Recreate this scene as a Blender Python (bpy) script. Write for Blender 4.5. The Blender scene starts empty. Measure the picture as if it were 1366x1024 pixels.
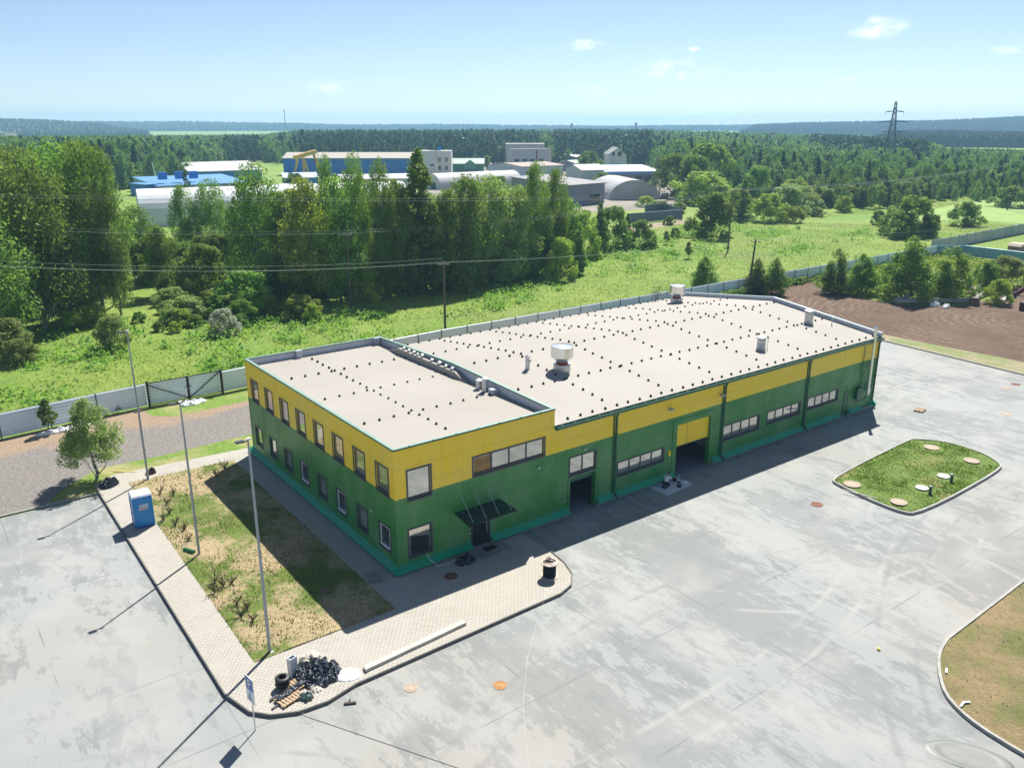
import bpy, bmesh, math, random
import numpy as np
from mathutils import Vector, Matrix, noise as mnoise
R = math.radians
HAZE = 0.00021
S = bpy.context.scene
COL = S.collection
# ------------------------------------------------------------------ camera
CAM = (-20.55426596, -38.54366504, 25.60342205)
YAW, PITCH, FPX = R(36.91924965), R(17.54084695), 1097.4159
cd = bpy.data.cameras.new('camera'); cam = bpy.data.objects.new('camera', cd); COL.objects.link(cam)
cam.location = CAM
cam.rotation_euler = (R(90) - PITCH, 0, -YAW)
cd.sensor_fit = 'HORIZONTAL'; cd.sensor_width = 36; cd.lens = FPX / 1366 * 36
cd.clip_start = 0.5; cd.clip_end = 30000
S.camera = cam
# ------------------------------------------------------------------ light
SUN_AZ, SUN_EL = (0.819, 0.574), R(51.5)
sd = bpy.data.lights.new('sun', 'SUN'); sun = bpy.data.objects.new('sun', sd); COL.objects.link(sun)
sd.energy = 4.2; sd.angle = R(0.5); sd.color = (1, 0.965, 0.91)
sv = Vector((SUN_AZ[0] * math.cos(SUN_EL), SUN_AZ[1] * math.cos(SUN_EL), math.sin(SUN_EL)))
sun.rotation_euler = (-sv).to_track_quat('-Z', 'Y').to_euler()
W = bpy.data.worlds.new('World'); S.world = W; W.use_nodes = True
wn, wl = W.node_tree.nodes, W.node_tree.links
wn.clear()
sky = wn.new('ShaderNodeTexSky'); sky.sky_type = 'NISHITA'; sky.sun_disc = False
sky.sun_elevation = SUN_EL; sky.sun_rotation = math.atan2(SUN_AZ[0], SUN_AZ[1])
sky.air_density = 0.7; sky.dust_density = 0.2; sky.ozone_density = 3.0; sky.altitude = 100
bg = wn.new('ShaderNodeBackground'); bg.inputs[1].default_value = 0.08
wo = wn.new('ShaderNodeOutputWorld'); wl.new(bg.outputs[0], wo.inputs[0])
S.view_settings.view_transform = 'Standard'; S.view_settings.look = 'None'
S.view_settings.gamma = 1; S.view_settings.exposure = 0.98
S.cycles.use_denoising = True
S.cycles.max_bounces = 6; S.cycles.transparent_max_bounces = 8; S.cycles.volume_bounces = 1
S.cycles.diffuse_bounces = 5; S.cycles.glossy_bounces = 3

_fw = np.array([math.sin(YAW) * math.cos(PITCH), math.cos(YAW) * math.cos(PITCH), -math.sin(PITCH)])
_rt = np.array([math.cos(YAW), -math.sin(YAW), 0]); _up = np.cross(_rt, _fw)
def ray(px, py):
    return _fw + _rt * (px - 683) / FPX - _up * (py - 512) / FPX
def G(px, py, z=0.0):
    """survey: the spot of the plan at height z that the photograph shows at px, py"""
    d = ray(px, py); t = (z - CAM[2]) / d[2]
    return (CAM[0] + d[0] * t, CAM[1] + d[1] * t, z)
def dist(p): return math.hypot(p[0] - CAM[0], p[1] - CAM[1])
def height_at(p, px, py):
    d = ray(px, py); return CAM[2] + d[2] * dist(p) / math.hypot(d[0], d[1])
def at_dist(px, py, D):
    d = ray(px, py); t = D / math.hypot(d[0], d[1])
    return (CAM[0] + d[0] * t, CAM[1] + d[1] * t, CAM[2] + d[2] * t)

# sky with a few small fair weather wisps, placed by direction
tc = wn.new('ShaderNodeTexCoord')
def wmath(op, a, b=None, c=None):
    n = wn.new('ShaderNodeMath'); n.operation = op
    for i, v in enumerate((a, b, c)):
        if v is None: continue
        if isinstance(v, (int, float)): n.inputs[i].default_value = v
        else: wl.new(v, n.inputs[i])
    return n.outputs[0]
cn = wn.new('ShaderNodeTexNoise'); cn.inputs['Scale'].default_value = 45; cn.inputs['Detail'].default_value = 7
mpn = wn.new('ShaderNodeMapping'); mpn.inputs['Scale'].default_value = (1, 1, 2.2)
wl.new(tc.outputs['Generated'], mpn.inputs[0]); wl.new(mpn.outputs[0], cn.inputs['Vector'])
tot = None
for (px, py, rx, rz, st) in ((781, 60, .021, .006, .75), (1171, 36, .032, .012, .6), (903, 94, .045, .014, .38), (437, 118, .03, .009, .32),
                             (1349, 66, .018, .005, .45), (1127, 106, .02, .006, .2), (780, 120, .03, .007, .18), (925, 66, .008, .003, .5)):
    d = ray(px, py); d = d / np.linalg.norm(d)
    sb = wn.new('ShaderNodeVectorMath'); sb.operation = 'SUBTRACT'; wl.new(tc.outputs['Generated'], sb.inputs[0]); sb.inputs[1].default_value = tuple(d)
    sc_ = wn.new('ShaderNodeVectorMath'); sc_.operation = 'MULTIPLY'; wl.new(sb.outputs[0], sc_.inputs[0]); sc_.inputs[1].default_value = (1 / rx, 1 / rx, 1 / rz)
    ln = wn.new('ShaderNodeVectorMath'); ln.operation = 'LENGTH'; wl.new(sc_.outputs[0], ln.inputs[0])
    m = wmath('SUBTRACT', 1.15, ln.outputs[1]); m = wmath('MAXIMUM', m, 0)
    q = wmath('SUBTRACT', cn.outputs[0], 0.42); q = wmath('MULTIPLY', q, 5.0); q = wmath('MAXIMUM', q, 0)
    m = wmath('MULTIPLY', m, q); m = wmath('MINIMUM', m, 1.0); m = wmath('MULTIPLY', m, st)
    tot = m if tot is None else wmath('MAXIMUM', tot, m)
hs = wn.new('ShaderNodeHueSaturation'); hs.inputs['Saturation'].default_value = .90; hs.inputs['Value'].default_value = .78
wl.new(sky.outputs[0], hs.inputs['Color'])
mx = wn.new('ShaderNodeMix'); mx.data_type = 'RGBA'
wl.new(tot, mx.inputs[0]); wl.new(hs.outputs[0], mx.inputs[6]); mx.inputs[7].default_value = (10.5, 10.6, 10.8, 1)
wl.new(mx.outputs[2], bg.inputs[0])

# ------------------------------------------------------------------ helpers
ORD = ['first', 'second', 'third', 'fourth', 'fifth', 'sixth', 'seventh', 'eighth', 'ninth', 'tenth', 'eleventh', 'twelfth', 'thirteenth', 'fourteenth', 'fifteenth', 'sixteenth', 'seventeenth', 'eighteenth', 'nineteenth', 'twentieth'] + ['twenty-' + w for w in ('first', 'second', 'third', 'fourth', 'fifth', 'sixth', 'seventh', 'eighth', 'ninth')] + ['thirtieth']
def link_obj(name, me, parent=None, loc=None, rz=None):
    o = bpy.data.objects.new(name, me); COL.objects.link(o)
    if parent is not None: o.parent = parent
    if loc is not None: o.location = loc
    if rz is not None: o.rotation_euler = (0, 0, rz)
    return o
def tag(o, label=None, cat=None, group=None, kind=None):
    if label: o['label'] = label
    if cat: o['category'] = cat
    if group: o['group'] = group
    if kind: o['kind'] = kind
    return o
def thing(name, label, cat, loc=(0, 0, 0), rz=0, group=None):
    return tag(link_obj(name, None, None, loc, rz), label, cat, group)
def dup(o, loc=None, rz=None, label=None, parent=None, scale=None):
    c = o.copy(); COL.objects.link(c)
    if parent is not None: c.parent = parent
    if loc is not None: c.location = loc
    if rz is not None: c.rotation_euler = (0, 0, rz)
    if scale is not None: c.scale = scale
    if label: c['label'] = label
    for ch in list(o.children): dup(ch, parent=c)
    return c

class MB:
    def __init__(s): s.v = []; s.f = []; s.m = []; s.mi = 0; s.M = None
    def add(s, vs, fs, mi=None):
        b = len(s.v)
        if s.M is not None: vs = [tuple(s.M @ Vector(v)) for v in vs]
        s.v += [tuple(v) for v in vs]
        for f in fs: s.f.append([b + i for i in f]); s.m.append(s.mi if mi is None else mi)
        return s
    def box(s, x0, x1, y0, y1, z0, z1, mi=None):
        return s.add([(x0, y0, z0), (x1, y0, z0), (x1, y1, z0), (x0, y1, z0), (x0, y0, z1), (x1, y0, z1), (x1, y1, z1), (x0, y1, z1)],
                     [(0, 3, 2, 1), (4, 5, 6, 7), (0, 1, 5, 4), (1, 2, 6, 5), (2, 3, 7, 6), (3, 0, 4, 7)], mi)
    def beam(s, a, b, w, h=None, mi=None, up=(0, 0, 1)):
        a, b = Vector(a), Vector(b); h = h or w; d = (b - a).normalized(); u = Vector(up)
        if abs(d.dot(u)) > .98: u = Vector((0, 1, 0))
        x = d.cross(u).normalized(); y = x.cross(d)
        vs = [p + x * (w / 2 * i) + y * (h / 2 * j) for p in (a, b) for i, j in ((-1, -1), (1, -1), (1, 1), (-1, 1))]
        return s.add(vs, [(0, 3, 2, 1), (4, 5, 6, 7), (0, 1, 5, 4), (1, 2, 6, 5), (2, 3, 7, 6), (3, 0, 4, 7)], mi)
    def tube(s, pts, r, n=10, mi=None, caps=True):
        pts = [Vector(p) for p in pts]; rs = r if isinstance(r, (list, tuple)) else [r] * len(pts)
        vs = []; fs = []
        for i, p in enumerate(pts):
            d = (pts[min(i + 1, len(pts) - 1)] - pts[max(i - 1, 0)]).normalized()
            u = Vector((0, 0, 1)) if abs(d.z) < .95 else Vector((1, 0, 0))
            x = d.cross(u).normalized(); y = x.cross(d)
            for k in range(n):
                a = 2 * math.pi * k / n; vs.append(p + x * (rs[i] * math.cos(a)) + y * (rs[i] * math.sin(a)))
        for i in range(len(pts) - 1):
            for k in range(n):
                a, b = i * n + k, i * n + (k + 1) % n; fs.append((a, b, b + n, a + n))
        if caps: fs.append(tuple(range(n))[::-1]); fs.append(tuple(range((len(pts) - 1) * n, len(pts) * n)))
        return s.add(vs, fs, mi)
    def lathe(s, prof, n=24, c=(0, 0, 0), mi=None, ph=0):
        vs = []; fs = []
        for r, z in prof:
            for k in range(n):
                a = 2 * math.pi * k / n + ph; vs.append((c[0] + r * math.cos(a), c[1] + r * math.sin(a), c[2] + z))
        for i in range(len(prof) - 1):
            for k in range(n):
                a, b = i * n + k, i * n + (k + 1) % n; fs.append((a, b, b + n, a + n))
        if prof[0][0] > 0: fs.append(tuple(range(n))[::-1])
        if prof[-1][0] > 0: fs.append(tuple(range((len(prof) - 1) * n, len(prof) * n)))
        return s.add(vs, fs, mi)
    def prism(s, poly, z0, z1, mi=None, axis='z'):
        n = len(poly)
        f = {'z': lambda a, b, c: (a, b, c), 'y': lambda a, b, c: (a, c, b), 'x': lambda a, b, c: (c, a, b)}[axis]
        vs = [f(a, b, z0) for a, b in poly] + [f(a, b, z1) for a, b in poly]
        return s.add(vs, [tuple(range(n))[::-1], tuple(range(n, 2 * n))] + [(i, (i + 1) % n, (i + 1) % n + n, i + n) for i in range(n)], mi)
    def build(s, name, mats, parent=None, loc=None, rz=None, smooth=False):
        me = bpy.data.meshes.new(name); me.from_pydata(s.v, [], s.f); me.validate()
        if not isinstance(mats, (list, tuple)): mats = [mats]
        for m in mats: me.materials.append(m)
        if len(mats) > 1: me.polygons.foreach_set('material_index', s.m)
        bm = bmesh.new(); bm.from_mesh(me); bmesh.ops.recalc_face_normals(bm, faces=bm.faces)
        if smooth:
            for e in bm.edges: e.smooth = len(e.link_faces) == 2 and e.calc_face_angle(3) < R(35)
            for f in bm.faces: f.smooth = True
        bm.to_mesh(me); bm.free(); me.update()
        return link_obj(name, me, parent, loc, rz)

# ---- materials
class NB:
    def __init__(s, name):
        s.mat = bpy.data.materials.new(name); s.mat.use_nodes = True
        s.n, s.l = s.mat.node_tree.nodes, s.mat.node_tree.links
        s.b = s.n['Principled BSDF']; s.tc = None
    def put(s, inp, v):
        if isinstance(v, (int, float)): inp.default_value = v
        elif isinstance(v, tuple):
            inp.default_value = (*v, 1) if (len(v) == 3 and inp.type == 'RGBA') else v
        else: s.l.new(v, inp)
    def co(s, sc=(1, 1, 1), rot=(0, 0, 0), loc=(0, 0, 0)):
        if s.tc is None: s.tc = s.n.new('ShaderNodeTexCoord')
        m = s.n.new('ShaderNodeMapping'); m.inputs['Scale'].default_value = sc; m.inputs['Rotation'].default_value = rot; m.inputs['Location'].default_value = loc
        s.l.new(s.tc.outputs['Object'], m.inputs[0]); return m.outputs[0]
    def noise(s, scale, detail=5, rough=.55, co=None, dist=0):
        n = s.n.new('ShaderNodeTexNoise'); n.inputs['Scale'].default_value = scale; n.inputs['Detail'].default_value = detail
        n.inputs['Roughness'].default_value = rough; n.inputs['Distortion'].default_value = dist
        s.l.new(co if co is not None else s.co(), n.inputs['Vector']); return n.outputs[0]
    def ramp(s, v, a, b, lo=0.0, hi=1.0):
        n = s.n.new('ShaderNodeMapRange'); n.clamp = True
        s.put(n.inputs[0], v); n.inputs[1].default_value = a; n.inputs[2].default_value = b; n.inputs[3].default_value = lo; n.inputs[4].default_value = hi
        return n.outputs[0]
    def math(s, op, a, b=None, c=None):
        n = s.n.new('ShaderNodeMath'); n.operation = op
        for i, v in enumerate((a, b, c)):
            if v is not None: s.put(n.inputs[i], v)
        return n.outputs[0]
    def mix(s, f, a, b, mode='MIX'):
        n = s.n.new('ShaderNodeMix'); n.data_type = 'RGBA'; n.blend_type = mode
        s.put(n.inputs[0], f); s.put(n.inputs[6], a); s.put(n.inputs[7], b); return n.outputs[2]
    def xyz(s):
        if s.tc is None: s.tc = s.n.new('ShaderNodeTexCoord')
        n = s.n.new('ShaderNodeSeparateXYZ'); s.l.new(s.tc.outputs['Object'], n.inputs[0]); return n.outputs
    def line(s, c, period, width, off=0.0):
        """1 on thin lines at multiples of period"""
        f = s.math('FRACT', s.math('DIVIDE', s.math('ADD', c, off + period * 1000), period))
        d = s.math('ABSOLUTE', s.math('SUBTRACT', f, 0.5))
        return s.ramp(d, 0.5 - width / period, 0.5 - width / period * .35)
    def bump(s, h, strength=.3, dist=.02):
        n = s.n.new('ShaderNodeBump'); n.inputs['Strength'].default_value = strength; n.inputs['Distance'].default_value = dist
        s.put(n.inputs['Height'], h); s.l.new(n.outputs[0], s.b.inputs['Normal']); return s
    def done(s, col=None, rough=None, metal=None, spec=None):
        if col is not None: s.put(s.b.inputs['Base Color'], col)
        if rough is not None: s.put(s.b.inputs['Roughness'], rough)
        if metal is not None: s.put(s.b.inputs['Metallic'], metal)
        if spec is not None: s.put(s.b.inputs['Specular IOR Level'], spec)
        return s.mat
def pm(name, c, rough=.6, metal=0.0, var=.12, scale=3.0, bump=0.0, bscale=20, spec=None):
    """painted or plain material with soft tonal wear"""
    b = NB(name); n = b.noise(scale, 6)
    c2 = tuple(x * (1 - var) for x in c); c1 = tuple(min(1, x * (1 + var)) for x in c)
    col = b.mix(b.ramp(n, .3, .7), c2, c1)
    if bump: b.bump(b.noise(bscale, 6), bump, .02)
    return b.done(col, rough, metal, spec)
M = {}
M['white'] = pm('white_paint', (.78, .78, .76), .5)
M['dark'] = pm('dark_grey_metal', (.055, .06, .07), .45)
M['frame'] = pm('anthracite_frame', (.075, .08, .095), .4, var=.08)
M['black'] = pm('black_rubber', (.018, .018, .02), .55, var=.3)
M['galv'] = pm('galvanised_steel', (.55, .57, .58), .38, .75, var=.12, scale=6)
M['polegrey'] = pm('pole_grey', (.34, .37, .39), .5, .3, var=.1)
M['alu'] = pm('bright_aluminium', (.78, .79, .78), .25, .9, var=.06)
M['wood'] = pm('raw_timber', (.42, .29, .17), .75, var=.3, scale=8)
M['woodgrey'] = pm('weathered_timber', (.30, .28, .25), .85, var=.3, scale=8)
M['polewood'] = pm('creosoted_pole', (.11, .085, .065), .85, var=.3, scale=4)
M['concrete'] = pm('precast_concrete', (.42, .41, .38), .85, var=.18, scale=4, bump=.3)
M['greenpaint'] = pm('dark_green_trim', (.020, .115, .055), .4, var=.08)
M['teal'] = pm('bright_green_flashing', (.010, .32, .155), .38, var=.08)
M['gutter'] = pm('green_gutter', (.03, .13, .085), .4, var=.12)
M['plinth'] = pm('plinth_render', (.24, .25, .24), .9, var=.2, scale=2, bump=.3)
M['rust'] = pm('rusty_iron', (.20, .085, .045), .85, var=.45, scale=9, bump=.3)
M['ochre'] = pm('ochre_cover', (.42, .21, .07), .8, var=.4, scale=14, bump=.3)
M['pinkcover'] = pm('pale_cover', (.42, .33, .24), .8, var=.15, scale=5)
M['redbrown'] = pm('red_oxide', (.22, .035, .03), .6)
M['blue'] = pm('toilet_blue', (.0, .24, .60), .35, var=.05)
M['skin'] = pm('skin', (.5, .3, .22), .6)
M['hair'] = pm('dark_hair', (.02, .015, .012), .7)
M['shirt'] = pm('white_cotton', (.75, .77, .8), .9)
M['trousers'] = pm('black_trousers', (.02, .022, .03), .9)
b = NB('black_plastic'); M['plastic'] = b.bump(b.noise(6, 8), .8, .1).done((.018, .024, .035), .22)
b = NB('white_plastic'); M['wplastic'] = b.bump(b.noise(6, 6), .5, .05).done((.75, .75, .75), .5)
b = NB('window_glass')
M['glass'] = b.bump(b.noise(.6, 2), .05, .2).done(b.mix(b.ramp(b.noise(.5, 2), .35, .65), (.50, .50, .47), (.60, .60, .56)), .04, .78)
b = NB('dark_glass'); M['dglass'] = b.done((.02, .025, .03), .06, 0, .8)
b = NB('old_glass'); M['oglass'] = b.done((.06, .07, .08), .1, .3)

def cladding(name, tint=1.0):
    b = NB(name); x = b.xyz(); n = b.noise(.8, 4)
    y1 = b.mix(b.ramp(n, .3, .7), (.95, .63, .012), (.95, .66, .02)); g1 = b.mix(b.ramp(n, .3, .7), (.030, .215, .042), (.036, .235, .048))
    col = b.mix(b.ramp(x[2], 4.90, 4.91), g1, y1)
    h = b.line(x[2], 1.15, .012, .12)
    col = b.mix(b.math('MULTIPLY', h, .5), col, (.02, .05, .01))
    st_ = b.noise(1.2, 6, .7, b.co((2.2, 2.2, .16))); col = b.mix(b.ramp(st_, .52, .70, 0, .16), col, (.22, .23, .16)); col = b.mix(b.ramp(b.noise(.5, 3), .4, .7, 0, .08), col, (.9, .9, .8))
    rib = b.math('SINE', b.math('MULTIPLY', x[2], 60))
    b.bump(b.math('ADD', b.math('MULTIPLY', rib, .12), b.math('MULTIPLY', h, -1)), .35, .01)
    return b.done(col, .42)
M['clad'] = cladding('yellow_over_green_cladding')
b = NB('yellow_door'); x = b.xyz()
M['yellow'] = b.bump(b.line(x[2], .6, .02), -.3, .01).done(b.mix(b.ramp(b.noise(1), .3, .7), (.95, .62, .012), (.95, .66, .02)), .4)

b = NB('roof_membrane'); n = b.noise(.12, 5, .6); n2 = b.noise(1.5, 6)
col = b.mix(b.ramp(n, .35, .65), (.325, .297, .252), (.362, .334, .29))
col = b.mix(b.ramp(n2, .55, .8, 0, .25), col, (.36, .32, .275)); x = b.xyz()
l = b.line(x[1], 1.93, .02); l = b.math('MAXIMUM', l, b.line(x[0], 5.8, .025, .1)); col = b.mix(b.math('MULTIPLY', l, .5), col, (.27, .235, .195)); col = b.mix(b.ramp(b.noise(.28, 4, .6, b.co((1, .6, 1), (0, 0, 0), (9, 3, 0))), .57, .66, 0, .22), col, (.30, .265, .215))
M['roof'] = b.bump(b.noise(30, 3), .1, .01).done(col, .75)
M['parapet'] = pm('parapet_sheet', (.50, .53, .58), .45, .1, var=.08)

# ---- ground materials
b = NB('yard_concrete'); x = b.xyz()
cA = b.co((1, .38, 1), (0, 0, R(8)))
n1 = b.noise(.06, 6, .55); n2 = b.noise(.10, 5, .55, cA, .15); n3 = b.noise(.9, 12, .78, b.co((1.3, .5, 1), (0, 0, R(8)))); n4 = b.noise(2.2, 8, .7); n5 = b.noise(.045, 3, .5, b.co((1, 1, 1), (0, 0, 0), (40, 13, 0)))
base = b.mix(b.ramp(n1, .32, .66), (.275, .286, .268), (.312, .324, .306))
base = b.mix(b.ramp(n5, .5, .66, 0, .8), base, (.325, .305, .265))
pt = b.math('ADD', n2, b.math('MULTIPLY', b.math('SUBTRACT', n3, .5), 1.15))
m1 = b.ramp(pt, .525, .56)
col = b.mix(b.math('MULTIPLY', m1, .50), base, (.175, .184, .172))
p2 = b.math('ADD', b.noise(.22, 4, .5, b.co((1, .5, 1), (0, 0, R(8)), (31, 7, 0))), b.math('MULTIPLY', b.math('SUBTRACT', n3, .5), 1.1))
col = b.mix(b.math('MULTIPLY', b.ramp(p2, .558, .578), .55), col, (.20, .212, .20))
# pale slurry bands that run along the pour joints
bx = b.line(x[0], 12.0, 2.6, 3.0); by = b.line(x[1], 9.0, 1.8, 1.5)
bb = b.math('MULTIPLY', b.math('MAXIMUM', bx, by), b.ramp(b.noise(.25, 6, .6), .40, .62))
col = b.mix(b.math('MULTIPLY', bb, .62), col, (.37, .365, .34))
col = b.mix(b.ramp(n4, .62, .78, 0, .3), col, (.26, .27, .26))
j = b.math('MAXIMUM', b.line(x[0], 6.0, .05, 0), b.line(x[1], 6.0, .05, 1.5))
j = b.math('MULTIPLY', j, b.ramp(b.noise(.3, 3), .42, .58))
col = b.mix(b.math('MULTIPLY', j, .75), col, (.16, .165, .16))
# tyre tracks that swing round the building and the island
def ring(cx_, cy_, r_, w_):
    vx_ = b.math('SUBTRACT', x[0], cx_); vy_ = b.math('SUBTRACT', x[1], cy_)
    return b.ramp(b.math('ABSOLUTE', b.math('SUBTRACT', b.math('SQRT', b.math('ADD', b.math('MULTIPLY', vx_, vx_), b.math('MULTIPLY', vy_, vy_))), r_)), w_, w_ * .3)
gt = b.ramp(b.noise(.35, 5, .6, b.co((1, 1, 1), (0, 0, 0), (3, 77, 0))), .46, .58)
for cx_, cy_, r_, dk in ((10, -45, 33, 1), (26, -2, 16, 0), (-30, -30, 26, 1), (60, -30, 30, 0), (40, -60, 44, 1), (5, 40, 58, 0)):
    tr_ = b.math('MAXIMUM', ring(cx_, cy_, r_, .22), ring(cx_, cy_, r_ + 1.8, .22))
    col = b.mix(b.math('MULTIPLY', b.math('MULTIPLY', tr_, gt), .42 if dk else .5), col, (.19, .195, .185) if dk else (.38, .375, .35))
# scratchy drag marks
dm = b.noise(1.1, 8, .8, b.co((3.2, .35, 1), (0, 0, R(-14))))
col = b.mix(b.math('MULTIPLY', b.ramp(dm, .60, .66), b.math('MULTIPLY', b.ramp(n1, .45, .6), .45)), col, (.37, .37, .355))
M['yard'] = b.bump(b.noise(8, 8), .12, .02).done(col, .85)

b = NB('block_paving'); br = b.n.new('ShaderNodeTexBrick'); b.l.new(b.co(), br.inputs['Vector'])
br.inputs['Color1'].default_value = (.40, .375, .315, 1); br.inputs['Color2'].default_value = (.46, .435, .37, 1); br.inputs['Mortar'].default_value = (.27, .245, .20, 1)
br.inputs['Scale'].default_value = 1; br.inputs['Brick Width'].default_value = .26; br.inputs['Row Height'].default_value = .17; br.inputs['Mortar Size'].default_value = .022
col = b.mix(b.ramp(b.noise(.5, 5), .35, .7, 0, .5), br.outputs[0], (.44, .41, .35))
col = b.mix(b.ramp(b.noise(1.3, 6, .7), .6, .75, 0, .35), col, (.25, .23, .19))
M['paving'] = b.bump(br.outputs[1], -.3, .01).done(col, .85)

def lawn(name, dry, green, k0, k1, dark=None, seed=0):
    b = NB(name); o = b.co((1, 1, 1), (0, 0, 0), (seed * 13.1, seed * 7.7, 0))
    n = b.noise(.22, 6, .6, o); f = b.noise(3.5, 8, .75, o); ff = b.noise(14, 4, .7, o)
    g = b.mix(b.ramp(f, .35, .65), tuple(v * .6 for v in green), tuple(v * 1.35 for v in green))
    d = b.mix(b.ramp(f, .35, .65), tuple(v * .72 for v in dry), tuple(v * 1.2 for v in dry))
    mk = b.ramp(b.math('ADD', n, b.math('MULTIPLY', b.math('SUBTRACT', f, .5), .35)), k0, k1)
    col = b.mix(mk, d, g)
    col = b.mix(b.ramp(ff, .3, .5, .35, 0), col, dark or tuple(v * .35 for v in green))
    return b.bump(b.math('ADD', f, b.math('MULTIPLY', ff, .5)), .9, .12).done(col, .95)
M['lawn_dry'] = lawn('dry_patchy_lawn', (.50, .385, .215), (.14, .20, .03), .47, .56, (.16,.13,.05))
M['lawn_green'] = lawn('short_green_lawn', (.32, .28, .10), (.15, .225, .035), .34, .44, seed=1)
M['lawn_brown'] = lawn('worn_brown_lawn', (.34, .25, .12), (.17, .18, .05), .46, .62, seed=2)
M['verge'] = lawn('verge_grass', (.42, .38, .16), (.19, .30, .04), .40, .52, seed=3)
M['strip'] = lawn('sparse_strip', (.38, .33, .19), (.24, .28, .09), .45, .60, seed=4)

b = NB('meadow_ground'); n = b.noise(.035, 6, .6); n2 = b.noise(.3, 8, .7); n3 = b.noise(2.5, 8, .75)
col = b.mix(b.ramp(n, .38, .62), (.19, .32, .03), (.30, .38, .06))
col = b.mix(b.ramp(n2, .50, .68, 0, .7), col, (.12, .22, .03))
col = b.mix(b.ramp(b.noise(.05, 4, .6, b.co((1, 1, 1), (0, 0, 0), (50, 0, 0))), .56, .68, 0, .5), col, (.25, .25, .10))
col = b.mix(b.ramp(n3, .38, .62, .5, 0), col, (.10, .17, .02))
M['meadow'] = b.bump(b.math('ADD', n3, b.math('MULTIPLY', n2, 3)), .9, .25).done(col, .95)
b = NB('mown_field'); M['mown'] = b.bump(b.noise(2, 6), .5, .1).done(b.mix(b.ramp(b.noise(.08, 6), .35, .65), (.22, .34, .07), (.28, .38, .10)), .95)
b = NB('gravel_track'); n = b.noise(.35, 6, .65); n2 = b.noise(4, 9, .85); x = b.xyz()
col = b.mix(b.ramp(n2, .42, .58), (.14, .126, .11), (.265, .243, .215))
br_ = b.mix(b.ramp(n2, .4, .6), (.22, .15, .09), (.38, .28, .19))
mk = b.ramp(b.math('ADD', x[1], b.math('MULTIPLY', n, 7)), 38.2, 39.6)
col = b.mix(mk, col, br_); col = b.mix(b.ramp(n, .55, .7, 0, .4), col, (.26, .225, .18))
M['gravel'] = b.bump(n2, .8, .06).done(col, .95)
b = NB('tilled_soil'); x = b.xyz(); n = b.noise(.15, 6, .6); n2 = b.noise(3, 8, .7)
vx = b.math('SUBTRACT', x[0], 99.0); vy = b.math('SUBTRACT', x[1], 6.0)
rad = b.math('SQRT', b.math('ADD', b.math('MULTIPLY', vx, vx), b.math('MULTIPLY', vy, vy)))
fr = b.math('SINE', b.math('MULTIPLY', b.math('ADD', rad, b.math('MULTIPLY', n, 5.0)), 5.2))
col = b.mix(b.ramp(n, .35, .65), (.17, .10, .058), (.24, .155, .098))
col = b.mix(b.math('MULTIPLY', b.ramp(b.math('ADD', fr, b.math('MULTIPLY', b.math('SUBTRACT', n2, .5), 5)), -.2, .9), b.ramp(b.noise(.13, 4), .44, .58, 0.02, .5)), col, (.38, .265, .18))
col = b.mix(b.ramp(n2, .35, .6, .45, 0), col, (.075, .045, .028))
M['soil'] = b.bump(b.math('ADD', b.math('MULTIPLY', fr, .35), b.math('MULTIPLY', n2, 2)), 1, .25).done(col, .95)
b = NB('wooded_hill'); M['hill'] = b.bump(b.noise(.02, 8, .8), 1, 8).done(b.mix(b.ramp(b.noise(.03, 8, .8), .35, .65), (.012, .035, .025), (.03, .065, .04)), .95)

def leafmat(name, a, c, hi, tr=.5, scale=.5):
    b = NB(name); o = b.n.new('ShaderNodeObjectInfo'); n = b.noise(scale, 4, .6); f = b.noise(6, 3, .6)
    col = b.mix(b.ramp(n, .35, .65), a, c); col = b.mix(b.ramp(f, .45, .7, 0, .6), col, hi)
    h = b.n.new('ShaderNodeHueSaturation'); b.l.new(col, h.inputs['Color'])
    b.l.new(b.ramp(o.outputs['Random'], 0, 1, .485, .515), h.inputs['Hue']); b.l.new(b.ramp(o.outputs['Random'], 0, 1, .82, 1.2), h.inputs['Value'])
    b.put(b.b.inputs['Base Color'], h.outputs[0]); b.b.inputs['Roughness'].default_value = .5; b.b.inputs['Specular IOR Level'].default_value = .12
    t = b.n.new('ShaderNodeBsdfTranslucent'); b.l.new(b.mix(1.0, h.outputs[0], (1.0, 1.0, .55), 'MULTIPLY') if name != 'white_blossom' else h.outputs[0], t.inputs[0]); ms = b.n.new('ShaderNodeMixShader'); ms.inputs[0].default_value = tr
    b.l.new(b.b.outputs[0], ms.inputs[1]); b.l.new(t.outputs[0], ms.inputs[2]); b.l.new(ms.outputs[0], b.n['Material Output'].inputs[0])
    return b.mat
M['leaf_birch'] = leafmat('birch_leaves', (.145, .255, .06), (.22, .345, .085), (.35, .45, .15))
M['leaf_broad'] = leafmat('broad_leaves', (.145, .28, .05), (.24, .39, .075), (.36, .49, .13))
M['leaf_bright'] = leafmat('bright_leaves', (.28, .40, .07), (.38, .50, .09), (.50, .58, .15))
M['leaf_dark'] = leafmat('dark_leaves', (.11, .21, .045), (.20, .32, .06), (.34, .44, .11))
M['leaf_grey'] = leafmat('greyish_willow_leaves', (.22, .31, .10), (.31, .40, .14), (.46, .52, .24))
M['leaf_spruce'] = leafmat('conifer_needles', (.055, .115, .045), (.10, .18, .06), (.18, .27, .09), .1)
M['leaf_blossom'] = leafmat('white_blossom', (.34, .42, .20), (.6, .62, .5), (.88, .88, .82))
M['leaf_dry'] = leafmat('dry_shrub_leaves', (.10, .09, .04), (.16, .14, .07), (.2, .19, .09), .2)
M['leaf_weed'] = leafmat('meadow_weeds', (.22, .33, .035), (.32, .41, .06), (.45, .49, .13), .3, .12)
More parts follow.
